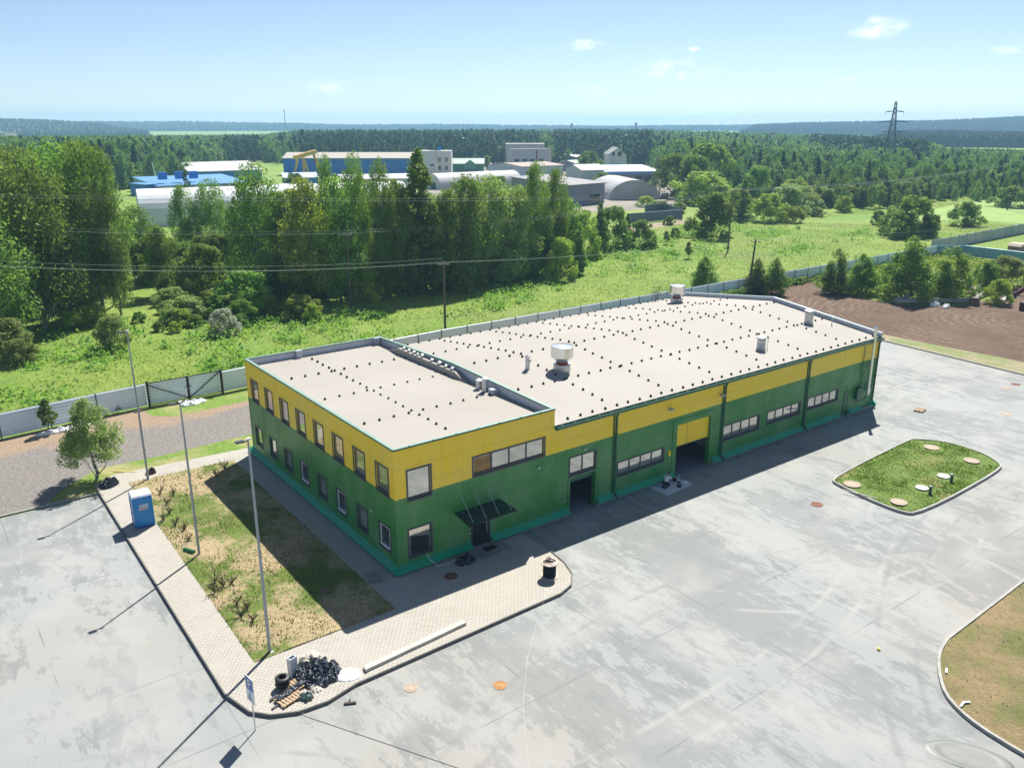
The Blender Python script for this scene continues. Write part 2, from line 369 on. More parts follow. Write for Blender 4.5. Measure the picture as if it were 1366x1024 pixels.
for k_, v_ in {'leaf_birch': ((.10, .17, .05), (.15, .235, .07), (.23, .30, .11)), 'leaf_broad': ((.09, .165, .04), (.15, .24, .06), (.23, .31, .10)), 'leaf_bright': ((.14, .22, .05), (.20, .29, .07), (.28, .36, .12)), 'leaf_dark': ((.05, .105, .035), (.09, .16, .05), (.16, .23, .08)), 'leaf_grey': ((.12, .17, .07), (.18, .23, .10), (.26, .29, .15)), 'leaf_spruce': ((.03, .07, .035), (.055, .11, .05), (.10, .16, .07))}.items():
    M['far_' + k_] = leafmat('far_' + M[k_].name, *[tuple(q * 1.25 for q in w_) for w_ in v_], .4, .3)
M['bark'] = pm('grey_bark', (.10, .085, .065), .9, var=.35, scale=5, bump=.6)
b = NB('birch_bark'); M['birchbark'] = b.done(b.mix(b.ramp(b.noise(3, 6, .6, b.co((1, 1, 2.5))), .45, .6), (.45, .43, .38), (.06, .05, .04)), .8)

# ------------------------------------------------------------------ ground
def sheet(name, poly, z, mat, kind='structure'):
    mb = MB(); mb.add([(p[0], p[1], z) for p in poly], [tuple(range(len(poly)))])
    me = bpy.data.meshes.new(name); me.from_pydata(mb.v, [], mb.f); me.materials.append(mat)
    bm = bmesh.new(); bm.from_mesh(me); bmesh.ops.triangulate(bm, faces=bm.faces)
    for f in bm.faces:
        if f.normal.z < 0: f.normal_flip()
    bm.to_mesh(me); bm.free()
    return tag(link_obj(name, me), kind=kind)
def inside(p, poly):
    x, y = p; c = False; n = len(poly)
    for i in range(n):
        x0, y0 = poly[i][:2]; x1, y1 = poly[(i + 1) % n][:2]
        if (y0 > y) != (y1 > y) and x < (x1 - x0) * (y - y0) / (y1 - y0) + x0: c = not c
    return c
sheet('ground', [(-1250, -350), (5150, -350), (5150, 5150), (-1250, 5150)], 0, M['meadow'])
YARD = [(-90, -80), (62, -80), (73.4, -4.3), (75.1, 12.5), (76.5, 32), (12, 32), (0, 22.85), (-90, 22.6)]
sheet('yard', YARD, .03, M['yard'])
GRAVEL = [(-90, 22.7), (-15.5, 23.0), (-13.9, 25.0), (-10.9, 27.9), (-6.5, 27.7), (1.5, 28.1), (60, 28.5), (60, 41.9), (20, 41.5), (3.3, 41.0), (-3.7, 41.2), (-16, 39.9), (-90, 38.3)]
sheet('gravel_road', GRAVEL, .02, M['gravel'])
sheet('grass_verge', [(-15.3, 23.05), (-13.95, 25.2), (-10.9, 28.0), (-6.5, 27.75), (1.3, 28.15), (12, 28.4), (12, 25.2), (.2, 25.0), (-10, 25.8), (-11.7, 24.3), (-11.9, 23.05)], .05, M['verge'])
sheet('grass_strip', [(-4.2, 38.2), (-2.5, 36.9), (3, 37.2), (8, 37.5), (14, 37.6), (14, 41.2), (3.3, 40.8), (-4.5, 40.9)], .026, M['verge'])
sheet('soil', [(76.6, 13.5), (77.2, -.5), (76, -10), (100, -14), (143, 2), (143, 15), (126, 19), (118, 17), (104.5, 16.6), (98.0, 21.8), (97.3, 28.8), (101, 36), (105.3, 41.0), (101, 42.0), (80, 41.5), (55, 40), (55, 33), (76, 33)], .014, M['soil'])
sheet('grass_strip', [(73.6, -4.3), (75.3, 12.5), (76.7, 32), (79, 32), (78.4, 13.9), (79, -1), (77.4, -12.5), (72, -40), (67.5, -40)], .034, M['strip'])
FIELD = [G(1040, 296)[:2], G(1120, 288)[:2], G(1240, 281)[:2], G(1285, 271)[:2], G(1330, 264)[:2], G(1372, 256)[:2], G(1460, 258)[:2], G(1460, 300)[:2], G(1366, 300)[:2], G(1300, 296)[:2], G(1180, 300)[:2]]
sheet('mown_field', [G(1150, 296)[:2], G(1285, 270.5)[:2], G(1372, 256)[:2], G(1480, 256)[:2], G(1480, 300)[:2], G(1366, 298)[:2], G(1290, 293)[:2]], .02, M['mown'])
sheet('dirt_path', [G(820, 306)[:2], G(870, 298)[:2], G(925, 292)[:2], G(925, 297)[:2], G(880, 303)[:2], G(830, 312)[:2]], .016, pm('dry_dirt', (.30, .24, .16), .95, var=.25, scale=1, bump=.4))
sheet('industrial_yard', [G(345, 262)[:2], G(560, 255)[:2], G(640, 217)[:2], G(720, 216)[:2], G(905, 236)[:2], G(900, 276)[:2], G(800, 284)[:2], G(560, 262)[:2]], .018, pm('packed_dirt', (.27, .24, .19), .95, var=.25, scale=.15, bump=.3))
for i, q in enumerate([[(36, 182.5), (210, 182.5), (215, 186), (36, 187)], [(300, 208), (350, 202), (375, 206), (355, 214), (290, 220)], [(1000, 177), (1130, 177.5), (1150, 180), (1000, 179.5)], [(760, 172.6), (905, 172.6), (905, 174.4), (760, 174.4)]]):
    sheet('distant_field', [G(*p)[:2] for p in q], .05, pm('distant_meadow', (.24, .28, .10) if i < 2 else (.32, .36, .22), .95, var=.1, scale=.01))

def arc_poly(pts): return [Vector((p[0], p[1])) for p in pts]
def smooth_poly(pts, closed=True, it=2):
    for _ in range(it):
        out = []
        n = len(pts)
        for i in range(n if closed else n - 1):
            a, b = pts[i], pts[(i + 1) % n]
            out += [tuple(a[k] * .75 + b[k] * .25 for k in (0, 1)), tuple(a[k] * .25 + b[k] * .75 for k in (0, 1))]
        pts = out if closed else [pts[0]] + out + [pts[-1]]
    return pts
M['kerb'] = pm('kerb_concrete', (.40, .39, .35), .85, var=.15, scale=2, bump=.2)
def kerb(pts, w=.14, z0=.0, z1=.17, closed=False, side=1):
    """kerb stones along a line; the line is the outer lower edge"""
    n = len(pts); P = [Vector((p[0], p[1])) for p in pts]; inner = []
    for i in range(n):
        a = P[i - 1] if (i > 0 or closed) else P[i]; c = P[(i + 1) % n] if (i < n - 1 or closed) else P[i]
        d = (c - a).normalized(); inner.append(P[i] + Vector((-d.y, d.x)) * w * side)
    vs = [(p.x, p.y, z0) for p in P] + [(p.x, p.y, z1) for p in P] + [(p.x, p.y, z1) for p in inner] + [(p.x, p.y, z0) for p in inner]
    fs = []
    for i in range(n if closed else n - 1):
        j = (i + 1) % n
        for k in range(3): fs.append((k * n + i, k * n + j, (k + 1) * n + j, (k + 1) * n + i))
    if not closed: fs += [(0, n, 2 * n, 3 * n), (n - 1, 2 * n - 1, 3 * n - 1, 4 * n - 1)]
    mb = MB(); mb.add(vs, fs); return tag(mb.build('kerb', M['kerb']), kind='structure')
# pavement of concrete blocks round the office end
PAVE_OUT = [(-11.75, 24.4), (-11.8, 23.0), (-11.9, -4.6), (-11.4, -6.5), (-10.7, -7.3), (-9.6, -7.85), (-8.2, -8.0), (-6.6, -7.65), (6.3, -7.45), (7.4, -7.1), (8.25, -6.2), (8.75, -4.9), (8.95, -3.4)]
PAVE = PAVE_OUT + [(8.95, 0.0), (0, 0), (0, 25.0), (-10, 25.75), (-10.6, 25.6)]
mb = MB(); mb.prism(PAVE, .0, .14); pv = mb.build('pavement', M['paving']); tag(pv, kind='structure')
M['kerb'] = pm('kerb_painted_shade', (.17, .165, .15), .9, var=.2, scale=2)  # pavement kerb concrete coloured darker to imitate its shaded outer face and shadow line
kerb(PAVE_OUT[1:], w=.07, z0=.0, z1=.20, side=1)
M['kerb'] = pm('kerb_concrete', (.38, .37, .33), .85, var=.15, scale=2, bump=.2)
kerb([(-60, 22.75), (-15.3, 23.0), (-11.8, 23.0)], w=.12, z0=0, z1=.12)
kerb([(62.4, -80), (73.5, -4.3), (75.2, 12.5), (76.6, 32)], w=.16, z0=0, z1=.16, side=-1)

def turf(name, poly, z, mat, step=.35, amp=.05, blades=0, bmat=None, blen=.09, seed=0, avoid=()):
    """slightly uneven turf sheet clipped to a polygon, plus tufts"""
    rng = np.random.default_rng(seed)
    bm = bmesh.new(); vs = [bm.verts.new((p[0], p[1], z)) for p in poly]; bm.faces.new(vs)
    xs = [p[0] for p in poly]; ys = [p[1] for p in poly]
    for v in np.arange(min(xs), max(xs), step): bmesh.ops.bisect_plane(bm, geom=bm.verts[:] + bm.edges[:] + bm.faces[:], plane_co=(v, 0, 0), plane_no=(1, 0, 0))
    for v in np.arange(min(ys), max(ys), step): bmesh.ops.bisect_plane(bm, geom=bm.verts[:] + bm.edges[:] + bm.faces[:], plane_co=(0, v, 0), plane_no=(0, 1, 0))
    for v in bm.verts:
        if not v.is_boundary: v.co.z += amp * (mnoise.noise(Vector((v.co.x * .9, v.co.y * .9, seed))) + .6 * mnoise.noise(Vector((v.co.x * 3, v.co.y * 3, seed)))) + amp * .7
    for f in bm.faces:
        if f.normal.z < 0: f.normal_flip()
        f.smooth = True
    me = bpy.data.meshes.new(name); bm.to_mesh(me); bm.free(); me.materials.append(mat)
    tag(link_obj(name, me), kind='structure')
    if blades:
        pts = []
        while len(pts) < blades:
            p = (rng.uniform(min(xs), max(xs)), rng.uniform(min(ys), max(ys)))
            if inside(p, poly) and not any((p[0] - q_[0]) ** 2 + (p[1] - q_[1]) ** 2 < .9 for q_ in avoid) and mnoise.noise(Vector((p[0] * .35, p[1] * .35, seed + 3))) + .25 * rng.normal() > -.1: pts.append(p)
        tufts('grass_tufts', np.array(pts), z + amp * .5, bmat, blen, rng)
def tufts(name, P, z, mat, ln, rng, wide=.35, parent=None):
    n = len(P); a = rng.uniform(0, 2 * np.pi, n); L = ln * rng.uniform(.5, 1.5, n); lean = rng.uniform(-.5, .5, (n, 2)) * L[:, None]
    dx, dy = np.cos(a) * L * wide, np.sin(a) * L * wide
    V = np.empty((n, 3, 3)); V[:, 0] = np.c_[P[:, 0] - dx, P[:, 1] - dy, np.full(n, z)]; V[:, 1] = np.c_[P[:, 0] + dx, P[:, 1] + dy, np.full(n, z)]
    V[:, 2] = np.c_[P[:, 0] + lean[:, 0], P[:, 1] + lean[:, 1], z + L]
    me = mesh_np(name, V.reshape(-1, 3), 3, mat); return tag(link_obj(name, me, parent), kind='stuff', label='short grass tufts growing over the turf', cat='grass')
def mesh_np(name, V, k, mats, mi=None):
    n = len(V) // k; me = bpy.data.meshes.new(name); me.vertices.add(len(V)); me.vertices.foreach_set('co', V.astype(np.float32).ravel())
    me.loops.add(len(V)); me.loops.foreach_set('vertex_index', np.arange(len(V), dtype=np.int32))
    me.polygons.add(n); me.polygons.foreach_set('loop_start', np.arange(0, len(V), k, dtype=np.int32)); me.polygons.foreach_set('loop_total', np.full(n, k, dtype=np.int32))
    for m in (mats if isinstance(mats, (list, tuple)) else [mats]): me.materials.append(m)
    if mi is not None: me.polygons.foreach_set('material_index', mi.astype(np.int32))
    me.update(); me.validate(); return me
LAWN = [(-9.65, 23.5), (-1.95, 23.2), (-1.95, -3.1), (-9.9, -3.1)]
M['blade'] = leafmat('grass_blades', (.16, .24, .04), (.24, .30, .07), (.36, .34, .14), .3, .5)
M['blade_g'] = leafmat('green_grass_blades', (.13, .27, .03), (.19, .34, .04), (.28, .42, .08), .3, .5)
M['blade_d'] = leafmat('dry_grass_blades', (.20, .17, .08), (.30, .24, .11), (.18, .2, .06), .3, .5)
turf('lawn', LAWN, .145, M['lawn_dry'], .35, .06, 9000, M['blade'], .09, 1)
ISL = smooth_poly([G(*q)[:2] for q in ((1107.5, 640), (1114, 648), (1198, 686), (1229, 688), (1338, 628), (1333, 619), (1308, 604.6), (1257, 590), (1220, 587.5), (1212, 588))], it=2)
kerb(ISL, .13, 0, .22, closed=True, side=1)
cx = sum(p[0] for p in ISL) / len(ISL); cy = sum(p[1] for p in ISL) / len(ISL)
ISLi = [(cx + (p[0] - cx) * .985, cy + (p[1] - cy) * .97) for p in ISL]
turf('lawn', ISLi, .13, M['lawn_green'], .35, .06, 9000, M['blade_g'], .09, 2, [G(*q, .2) for q in ((1242.6, 597), (1296, 614.5), (1136.7, 646), (1199, 669.7), (1258.7, 635), (1229.8, 650.7))])
CORN_OUT = [(60, -22.4), (28.5, -22.55), (19.6, -22.7)] + smooth_poly([(19.3, -22.75), (18.3, -22.95), (17.2, -23.4), (16.0, -24.1), (15.1, -24.8), (14.5, -25.7), (14.1, -26.8), (13.9, -28.6), (13.8, -32)], False, 1) + [(13.8, -60)]
kerb(CORN_OUT, .14, 0, .2, side=1)
CORN = [(p[0] + .10, p[1] - .10) for p in CORN_OUT] + [(60, -60)]
turf('lawn', [p for p in CORN if p[1] > -61 and p[0] < 61], .12, M['lawn_brown'], .6, .05, 3500, M['blade_d'], .08, 3)

# ------------------------------------------------------------------ the building
L_, X1, X2, HT, H0, RS = 23.75, 11.88, 51.1, 8.0, 6.87, .118
YR = L_ / 2
B = thing('industrial_building', 'long yellow and green factory building with a raised two storey office end', 'building')
def zroof(y): return H0 + RS * (YR - abs(y - YR))
def wall_grid(us, vs, holes, f, depth, n_in):
    """faces over the us x vs grid leaving holes, with reveals going inwards"""
    mb = MB()
    us = sorted(set(us + [h[0] for h in holes] + [h[1] for h in holes])); vs = sorted(set(vs + [h[2] for h in holes] + [h[3] for h in holes]))
    for i in range(len(us) - 1):
        for j in range(len(vs) - 1):
            uc, vc = (us[i] + us[i + 1]) / 2, (vs[j] + vs[j + 1]) / 2
            if any(h[0] < uc < h[1] and h[2] < vc < h[3] for h in holes): continue
            mb.add([f(us[i], vs[j], 0), f(us[i + 1], vs[j], 0), f(us[i + 1], vs[j + 1], 0), f(us[i], vs[j + 1], 0)], [(0, 1, 2, 3)])
    for a, b_, c, d in holes:
        q = [(a, c), (b_, c), (b_, d), (a, d)]
        for k in range(4):
            p, r = q[k], q[(k + 1) % 4]
            mb.add([f(*p, 0), f(*r, 0), f(*r, depth), f(*p, depth)], [(0, 1, 2, 3)])
    return mb
fF = lambda u, v, d: (u, d, v)          # front wall, outward -Y
fL = lambda u, v, d: (d, u, v)          # left wall, outward -X
win_up = [1.49 + 2.945 * k for k in range(8)]
holesL = [(y - .72, y + .72, 4.9, 6.58) for y in win_up] + [(y - .66, y + .66, 1.25, 2.75) for y in win_up]
holesT = [(.85, 2.38, 4.68, 6.52), (.80, 2.33, .98, 2.76), (5.45, 11.02, 5.0, 6.2), (5.28, 6.55, .13, 2.72)]
wall_grid([0, L_], [0, HT], holesL, fL, .2, 0).build('wall', M['clad'], B)
mb = wall_grid([0, X1], [0, HT], holesT, fF, .2, 0); mb.build('wall', M['clad'], B)
strips = [(17.8, 22.45, 1.7, 2.72), (29.25, 33.75, 1.72, 2.88), (34.85, 39.35, 1.85, 2.86), (40.48, 45.0, 1.93, 2.92)]
GATE = (23.8, 27.6, 0, 4.22); DOCK = (13.3, 15.62, 0, 2.72)
holesW = strips + [GATE, DOCK, (13.28, 15.62, 2.92, 4.2)]
wall_grid([X1, X2], [0, H0 - .05], holesW, fF, .35, 0).build('wall', M['clad'], B)
# rear, end and shared walls
mb = MB(); mb.add([(0, L_, 0), (X2, L_, 0), (X2, L_, H0), (X1, L_, H0), (X1, L_, HT), (0, L_, HT)], [(0, 1, 2, 3, 4, 5)]); mb.build('wall', M['clad'], B)
mb = MB(); mb.add([(X2, 0, 0), (X2, L_, 0), (X2, L_, H0), (X2, YR, zroof(YR)), (X2, 0, H0)], [(0, 1, 2, 3, 4)]); mb.build('wall', M['clad'], B)
# inner white lining of the hall and its floor, seen through the two gates
mb = MB(); mb.box(X1 + .05, X2 - .05, 9.0, 9.1, .04, 6.8); mb.box(12.0, 12.1, .4, 9, .04, 6.5); mb.box(19.0, 19.12, .4, 9, .04, 6.8); mb.box(30.5, 30.6, .4, 9, .04, 6.8)
mb.build('lining', pm('hall_lining', (.45, .46, .47), .8), B)
sheet('hall_floor', [(X1, .0), (X2, .0), (X2, L_), (X1, L_)], .036, pm('hall_floor_concrete', (.25, .26, .27), .7))
# door jamb block right of the gates (thickness of the wall)
# roofs
zt = 7.45
mb = MB(); mb.add([(.15, .15, zt + .03), (X1 - .15, .15, zt + .03), (X1 - .15, YR, zt + .10), (X1 - .15, L_ - .15, zt), (.15, L_ - .15, zt), (.15, YR, zt + .05)], [(0, 1, 2, 5), (5, 2, 3, 4)])
TR = mb.build('office_roof', M['roof'], B)
mb = MB(); mb.add([(X1, -.05, zroof(-.05)), (X2 - .2, -.05, zroof(-.05)), (X2 - .2, YR, zroof(YR)), (X1, YR, zroof(YR)), (X1, L_ + .05, zroof(L_ + .05)), (X2 - .2, L_ + .05, zroof(L_ + .05))], [(0, 1, 2, 3), (3, 2, 5, 4)])
RF = mb.build('roof', M['roof'], B)
mb = MB(); mb.box(X1 + .05, X2 - .05, .02, .1, 6.3, 6.8); mb.build('eave_beam', M['dark'], B)
# parapets of the office part: inner faces of sheet, green coping
mb = MB()
mb.box(.02, .15, .02, L_ - .02, 7.2, HT - .02); mb.box(.15, X1 - .15, .02, .15, 7.2, HT - .02); mb.box(.15, X1 - .15, L_ - .15, L_ - .02, 7.2, HT - .02)
def rise(y): return .36 * (1 - abs(y - YR) / YR)
ys = [0.02, YR, L_ - .02]
for a, c in ((ys[0], ys[1]), (ys[1], ys[2])):
    mb.add([(X1 - .15, a, 6.6), (X1 - .001, a, 6.6), (X1 - .001, c, 6.6), (X1 - .15, c, 6.6), (X1 - .15, a, HT - .02 + rise(a)), (X1 - .001, a, HT - .02 + rise(a)), (X1 - .001, c, HT - .02 + rise(c)), (X1 - .15, c, HT - .02 + rise(c))],
           [(0, 3, 2, 1), (4, 5, 6, 7), (0, 1, 5, 4), (1, 2, 6, 5), (2, 3, 7, 6), (3, 0, 4, 7)])
mb.build('parapet', M['parapet'], B)
mb = MB()
M['coping'] = pm('pale_green_coping', (.22, .34, .29), .5, .1); M['drip'] = pm('coping_drip_edge', (.03, .10, .05), .4)
mb.beam((-.04, 0, HT), (-.04, L_, HT), .06, .09, 1); mb.beam((.1, 0, HT + .01), (.1, L_, HT + .01), .2, .05)
mb.beam((0, -.04, HT), (X1, -.04, HT), .06, .09, 1); mb.beam((0, .1, HT + .008), (X1, .1, HT + .008), .2, .05)
mb.beam((0, L_ - .06, HT + .009), (X1, L_ - .06, HT + .009), .2, .05); mb.beam((.1, L_ - .19, HT), (X1, L_ - .19, HT), .04, .07, 1)
for a, c in ((0, YR), (YR, L_)):
    mb.beam((X1 - .07, a, HT + .012 + rise(a)), (X1 - .07, c, HT + .012 + rise(c)), .2, .05); mb.beam((X1 - .2, a, HT + rise(a)), (X1 - .2, c, HT + rise(c)), .05, .08, 1)
for k in range(7): mb.box(1 + k * 1.6, 1.06 + k * 1.6, -.08, .0, HT + .03, HT + .08, 1)
mb.build('coping', [M['coping'], M['drip']], B)
# end parapet of the hall roof
mb = MB()
for a, c in ((-.1, YR), (YR, L_ + .1)):
    for w0, w1, h in ((X2 - .22, X2 + .04, .33),):
        mb.add([(w0, a, zroof(a) - .05), (w1, a, zroof(a) - .3), (w1, c, zroof(c) - .3), (w0, c, zroof(c) - .05), (w0, a, zroof(a) + h), (w1, a, zroof(a) + h), (w1, c, zroof(c) + h), (w0, c, zroof(c) + h)],
               [(0, 3, 2, 1), (4, 5, 6, 7), (0, 1, 5, 4), (1, 2, 6, 5), (2, 3, 7, 6), (3, 0, 4, 7)])
mb.build('parapet', M['parapet'], B)
mb = MB()
for a, c in ((-.1, YR), (YR, L_ + .1)): mb.beam((X2 - .09, a, zroof(a) + .36), (X2 - .09, c, zroof(c) + .36), .36, .05)
mb.build('coping', pm('pale_blue_coping', (.30, .36, .41), .5, .1), B)
# gutter and its green fascia
mb = MB(); prof = [(-.32, 6.80), (-.30, 6.62), (-.22, 6.55), (-.04, 6.55), (-.04, 6.60), (-.2, 6.60), (-.26, 6.65), (-.28, 6.80)]
mb.prism([(y, z) for y, z in prof], X1 + .02, X2 + .12, axis='x'); mb.box(X1 + .02, X2 + .1, -.06, -.004, 6.6, 6.84); mb.build('gutter', M['gutter'], B)
mb = MB(); mb.beam((X1 + .02, -.02, 6.84), (X2 + .1, -.02, 6.84), .06, .05)
for k in range(36): mb.beam((X1 + .5 + k * 1.1, -.30, 6.81), (X1 + .5 + k * 1.1, -.03, 6.83), .03, .015)
mb.build('eave_trim', M['gutter'], B)
def downpipe(x):
    mb = MB(); mb.tube([(x, -.2, 6.6), (x, -.2, 6.5), (x, -.11, 6.3), (x, -.11, .75), (x, -.22, .55), (x, -.42, .38), (x, -.46, .2)], .075, 10)
    for z in (1.5, 3.2, 5.0): mb.box(x - .1, x + .1, -.2, -.004, z, z + .05)
    mb.build('downpipe', M['greenpaint'], B, smooth=True)
for x in (17.42, 29.02, 40.05): downpipe(x)
downpipe(X2 - .25)
# joint strips and corner trims
def part_box(name, mat, *q):
    mb = MB(); mb.box(*q); return mb.build(name, mat, B)
for x, z0, z1 in ((4.78, .5, HT - .06), (11.62, .5, HT - .06), (12.06, .5, 6.5), (23.05, .5, 6.5), (34.25, .5, 6.5), (45.6, .5, 6.5)): part_box('joint_trim', M['clad'], x - .05, x + .05, -.014, -.003, z0, z1)
for y in (3.0, 11.9, 17.8, 20.7): part_box('joint_trim', M['clad'], -.014, -.003, y - .045, y + .045, .5, HT - .06)
mb = MB(); mb.box(-.02, .09, -.02, -.002, .4, HT - .06); mb.box(-.02, -.002, -.002, .09, .4, HT - .06); mb.build('corner_trim', M['clad'], B)
part_box('corner_trim', M['clad'], -.02, -.002, L_ - .1, L_ + .02, .4, HT - .06); part_box('corner_trim', M['clad'], X2 - .09, X2 + .02, -.02, -.002, .4, 6.5)
for x in (17.18, 28.80, 39.82): part_box('green_trim', M['greenpaint'], x, x + .12, -.03, -.003, .5, 6.52)
part_box('green_trim', M['greenpaint'], X2 - .06, X2 + .03, -.034, -.022, .3, 6.52)
# sloped flashing over the plinth
def flash(a, b_, side='F', name='base_flashing'):
    mb = MB(); prof = [(.0, .62), (-.36, .34), (-.36, .26), (-.30, .26), (.0, .50)]
    if side == 'F': mb.prism([(y - .003, z) for y, z in prof], a, b_, axis='x')
    else: mb.prism([(x - .003, z) for x, z in prof], a, b_, axis='y')
    mb.build(name, M['teal'], B)
for a, b_ in ((-.30, 5.15), (6.72, 13.15), (15.8, 17.30), (17.56, 23.55), (27.95, 28.85), (29.2, 39.85), (40.2, 45.4), (46.9, 49.0), (50.35, 51.3)): flash(a, b_)
mb = MB(); prof = [(.0, .62), (-.36, .34), (-.36, .26), (-.30, .26), (.0, .50)]
mb.prism([(x - .003, z) for x, z in prof], -.29, L_ + .3, axis='y'); mb.build('base_flashing', M['teal'], B)
mb = MB(); mb.box(-.2, 5.2, -.2, -.005, 0, .33); mb.box(6.66, 13.15, -.2, -.005, 0, .33); mb.box(15.75, 23.6, -.2, -.005, 0, .33); mb.box(27.9, 46, -.2, -.005, 0, .33); mb.box(46.8, X2 + .15, -.2, -.005, 0, .33); mb.box(-.2, -.005, -.005, L_, 0, .33); mb.build('plinth', M['plinth'], B)

# windows
def window(f, u0, u1, v0, v1, panes, out=-1, open_=False, depth=.2):
    """f maps (u, v, d) to space, d<0 outwards"""
    mb = MB(); t = .10
    def bx(a, b_, c, d, e0, e1, m=None):
        p = [f(a, c, e0), f(b_, c, e0), f(b_, d, e0), f(a, d, e0), f(a, c, e1), f(b_, c, e1), f(b_, d, e1), f(a, d, e1)]
        (m or mb).add(p, [(0, 3, 2, 1), (4, 5, 6, 7), (0, 1, 5, 4), (1, 2, 6, 5), (2, 3, 7, 6), (3, 0, 4, 7)])
    # outer trim, proud of the cladding
    bx(u0 - t, u0, v0 - t, v1 + t, -.035, .0); bx(u1, u1 + t, v0 - t, v1 + t, -.035, .0); bx(u0, u1, v1, v1 + t, -.035, .0); bx(u0 - .02, u1 + .02, v0 - t, v0, -.075, .0)
    # frame inside the reveal
    s = .055
    bx(u0, u0 + s, v0, v1, .06, .14); bx(u1 - s, u1, v0, v1, .06, .14); bx(u0 + s, u1 - s, v1 - s, v1, .06, .14); bx(u0 + s, u1 - s, v0, v0 + s, .06, .14)
    w = (u1 - u0 - 2 * s) / panes
    for k in range(1, panes): bx(u0 + s + k * w - .04, u0 + s + k * w + .04, v0 + s, v1 - s, .055, .14)
    fr = mb.build('window', M['frame'], B)
    g = MB()
    for k in range(panes):
        a, b_ = u0 + s + k * w + .0, u0 + s + (k + 1) * w
        g.add([f(a, v0 + s, .10), f(b_, v0 + s, .10), f(b_, v1 - s, .10), f(a, v1 - s, .10)], [(0, 1, 2, 3)])
    g.build('pane', M['oglass'] if open_ else M['glass'], fr)
    g = MB(); bx(u0 + s, u1 - s, v0 + s, v0 + s + .05, -.0, .06, g) if not open_ else None
    if open_:
        g = MB(); e = .10
        bx(u0 + s, u0 + s + e, v0 + s, v1 - s, .02, .09, g); bx(u0 + s + e, u1 - s, v0 + s, v0 + s + e, -.03, .09, g)
        bx(u1 - s - .04, u1 - s, v0 + s, v1 - s, .02, .09, g); bx(u0 + s + e, u1 - s, v1 - s - .05, v1 - s, .02, .09, g)
        g.build('sash', M['white'], fr)
    elif g: g.build('sill', M['frame'], fr)
    return fr
for i, h in enumerate(holesL):
    window(fL, *h, 1, open_=(i in (8, 10, 12)))
window(fF, *holesT[0], 1); window(fF, *holesT[1], 1); window(fF, *holesT[2], 4)
for h in strips: window(fF, *h, 4)
window(fF, 13.28, 15.62, 2.92, 4.2, 2)
# brown blind behind the first pane of the strip window
mb = MB(); mb.add([fF(5.56, 5.1, .095), fF(6.8, 5.1, .095), fF(6.8, 6.1, .095), fF(5.56, 6.1, .095)], [(0, 1, 2, 3)]); mb.build('blind', pm('brown_blind', (.30, .17, .05), .5, var=.4, scale=2), B)
mb = MB(); mb.add([fF(.95, 1.1, .094), fF(2.2, 1.1, .094), fF(2.2, 2.0, .094), (.95, .094, 2.3)], [(0, 1, 2, 3)]); mb.build('blind', M['dglass'], B)
# gates: portal frames, yellow roller door part way up
mb = MB()
x0, x1, _, z1 = GATE
mb.box(x0 - .45, x0, -.05, -.003, .05, z1 + .4); mb.box(x1, x1 + .45, -.05, -.003, .05, z1 + .4); mb.box(x0, x1, -.05, -.003, z1, z1 + .4)
mb.build('gate_surround', M['greenpaint'] if False else M['clad'], B)
gd = MB(); gd.box(x0 + .02, x1 - .02, .16, .24, 2.42, z1 - .01); gdo = gd.build('sectional_door', M['yellow'], B)
mb = MB(); mb.box(x0 + .02, x1 - .02, .15, .25, 2.36, 2.42); mb.box(25.1, 25.13, .15, .165, 2.42, z1 - .01); mb.build('seal', M['dark'], gdo)
x0, x1, _, z1 = DOCK
mb = MB(); mb.box(x0 - .16, x0, -.05, -.003, .05, z1 + .12); mb.box(x1, x1 + .16, -.05, -.003, .05, z1 + .12); mb.box(x0, x1, -.05, -.003, z1, z1 + .12); mb.build('gate_surround', M['clad'], B)
mb = MB(); mb.box(x0 + .02, x1 - .02, .2, .28, 2.3, z1 - .01); mb.build('sectional_door', M['greenpaint'], B)
# entrance door, canopy on four rods
mb = MB(); x0, x1 = 5.28, 6.55
mb.box(x0 - .1, x0, -.035, .14, .13, 2.8); mb.box(x1, x1 + .1, -.035, .14, .13, 2.8); mb.box(x0, x1, -.035, .14, 2.72, 2.8); mb.box(x0, x1, .06, .14, .13, .2)
mb.box(x0, x0 + .08, .06, .14, .2, 2.72); mb.box(x1 - .08, x1, .06, .14, .2, 2.72); mb.box(x0 + .08, x1 - .08, .06, .14, 2.62, 2.72)
dr = mb.build('door', M['dark'], B)
mb = MB(); mb.add([fF(x0 + .08, .2, .1), fF(x1 - .08, .2, .1), fF(x1 - .08, 2.62, .1), fF(x0 + .08, 2.62, .1)], [(0, 1, 2, 3)]); mb.build('pane', M['dglass'], dr)
mb = MB(); mb.tube([(x1 - .16, -.02, .9), (x1 - .16, -.02, 2.0)], .022, 8); mb.box(x1 - .17, x1 - .15, -.02, .08, .95, .98); mb.box(x1 - .17, x1 - .15, -.02, .08, 1.92, 1.95); mb.build('handle', M['galv'], dr)
CZ = 2.93
mb = MB(); mb.add([(4.0, -.004, CZ), (7.45, -.004, CZ), (7.45, -1.85, CZ - .12), (3.85, -1.85, CZ - .12), (4.0, -.004, CZ - .05), (7.45, -.004, CZ - .05), (7.45, -1.85, CZ - .17), (3.85, -1.85, CZ - .17)],
    [(0, 1, 2, 3), (4, 7, 6, 5), (0, 4, 5, 1), (1, 5, 6, 2), (2, 6, 7, 3), (3, 7, 4, 0)])
cn_ = mb.build('canopy', pm('smoked_glass', (.025, .04, .04), .12, .0, spec=.6), B)
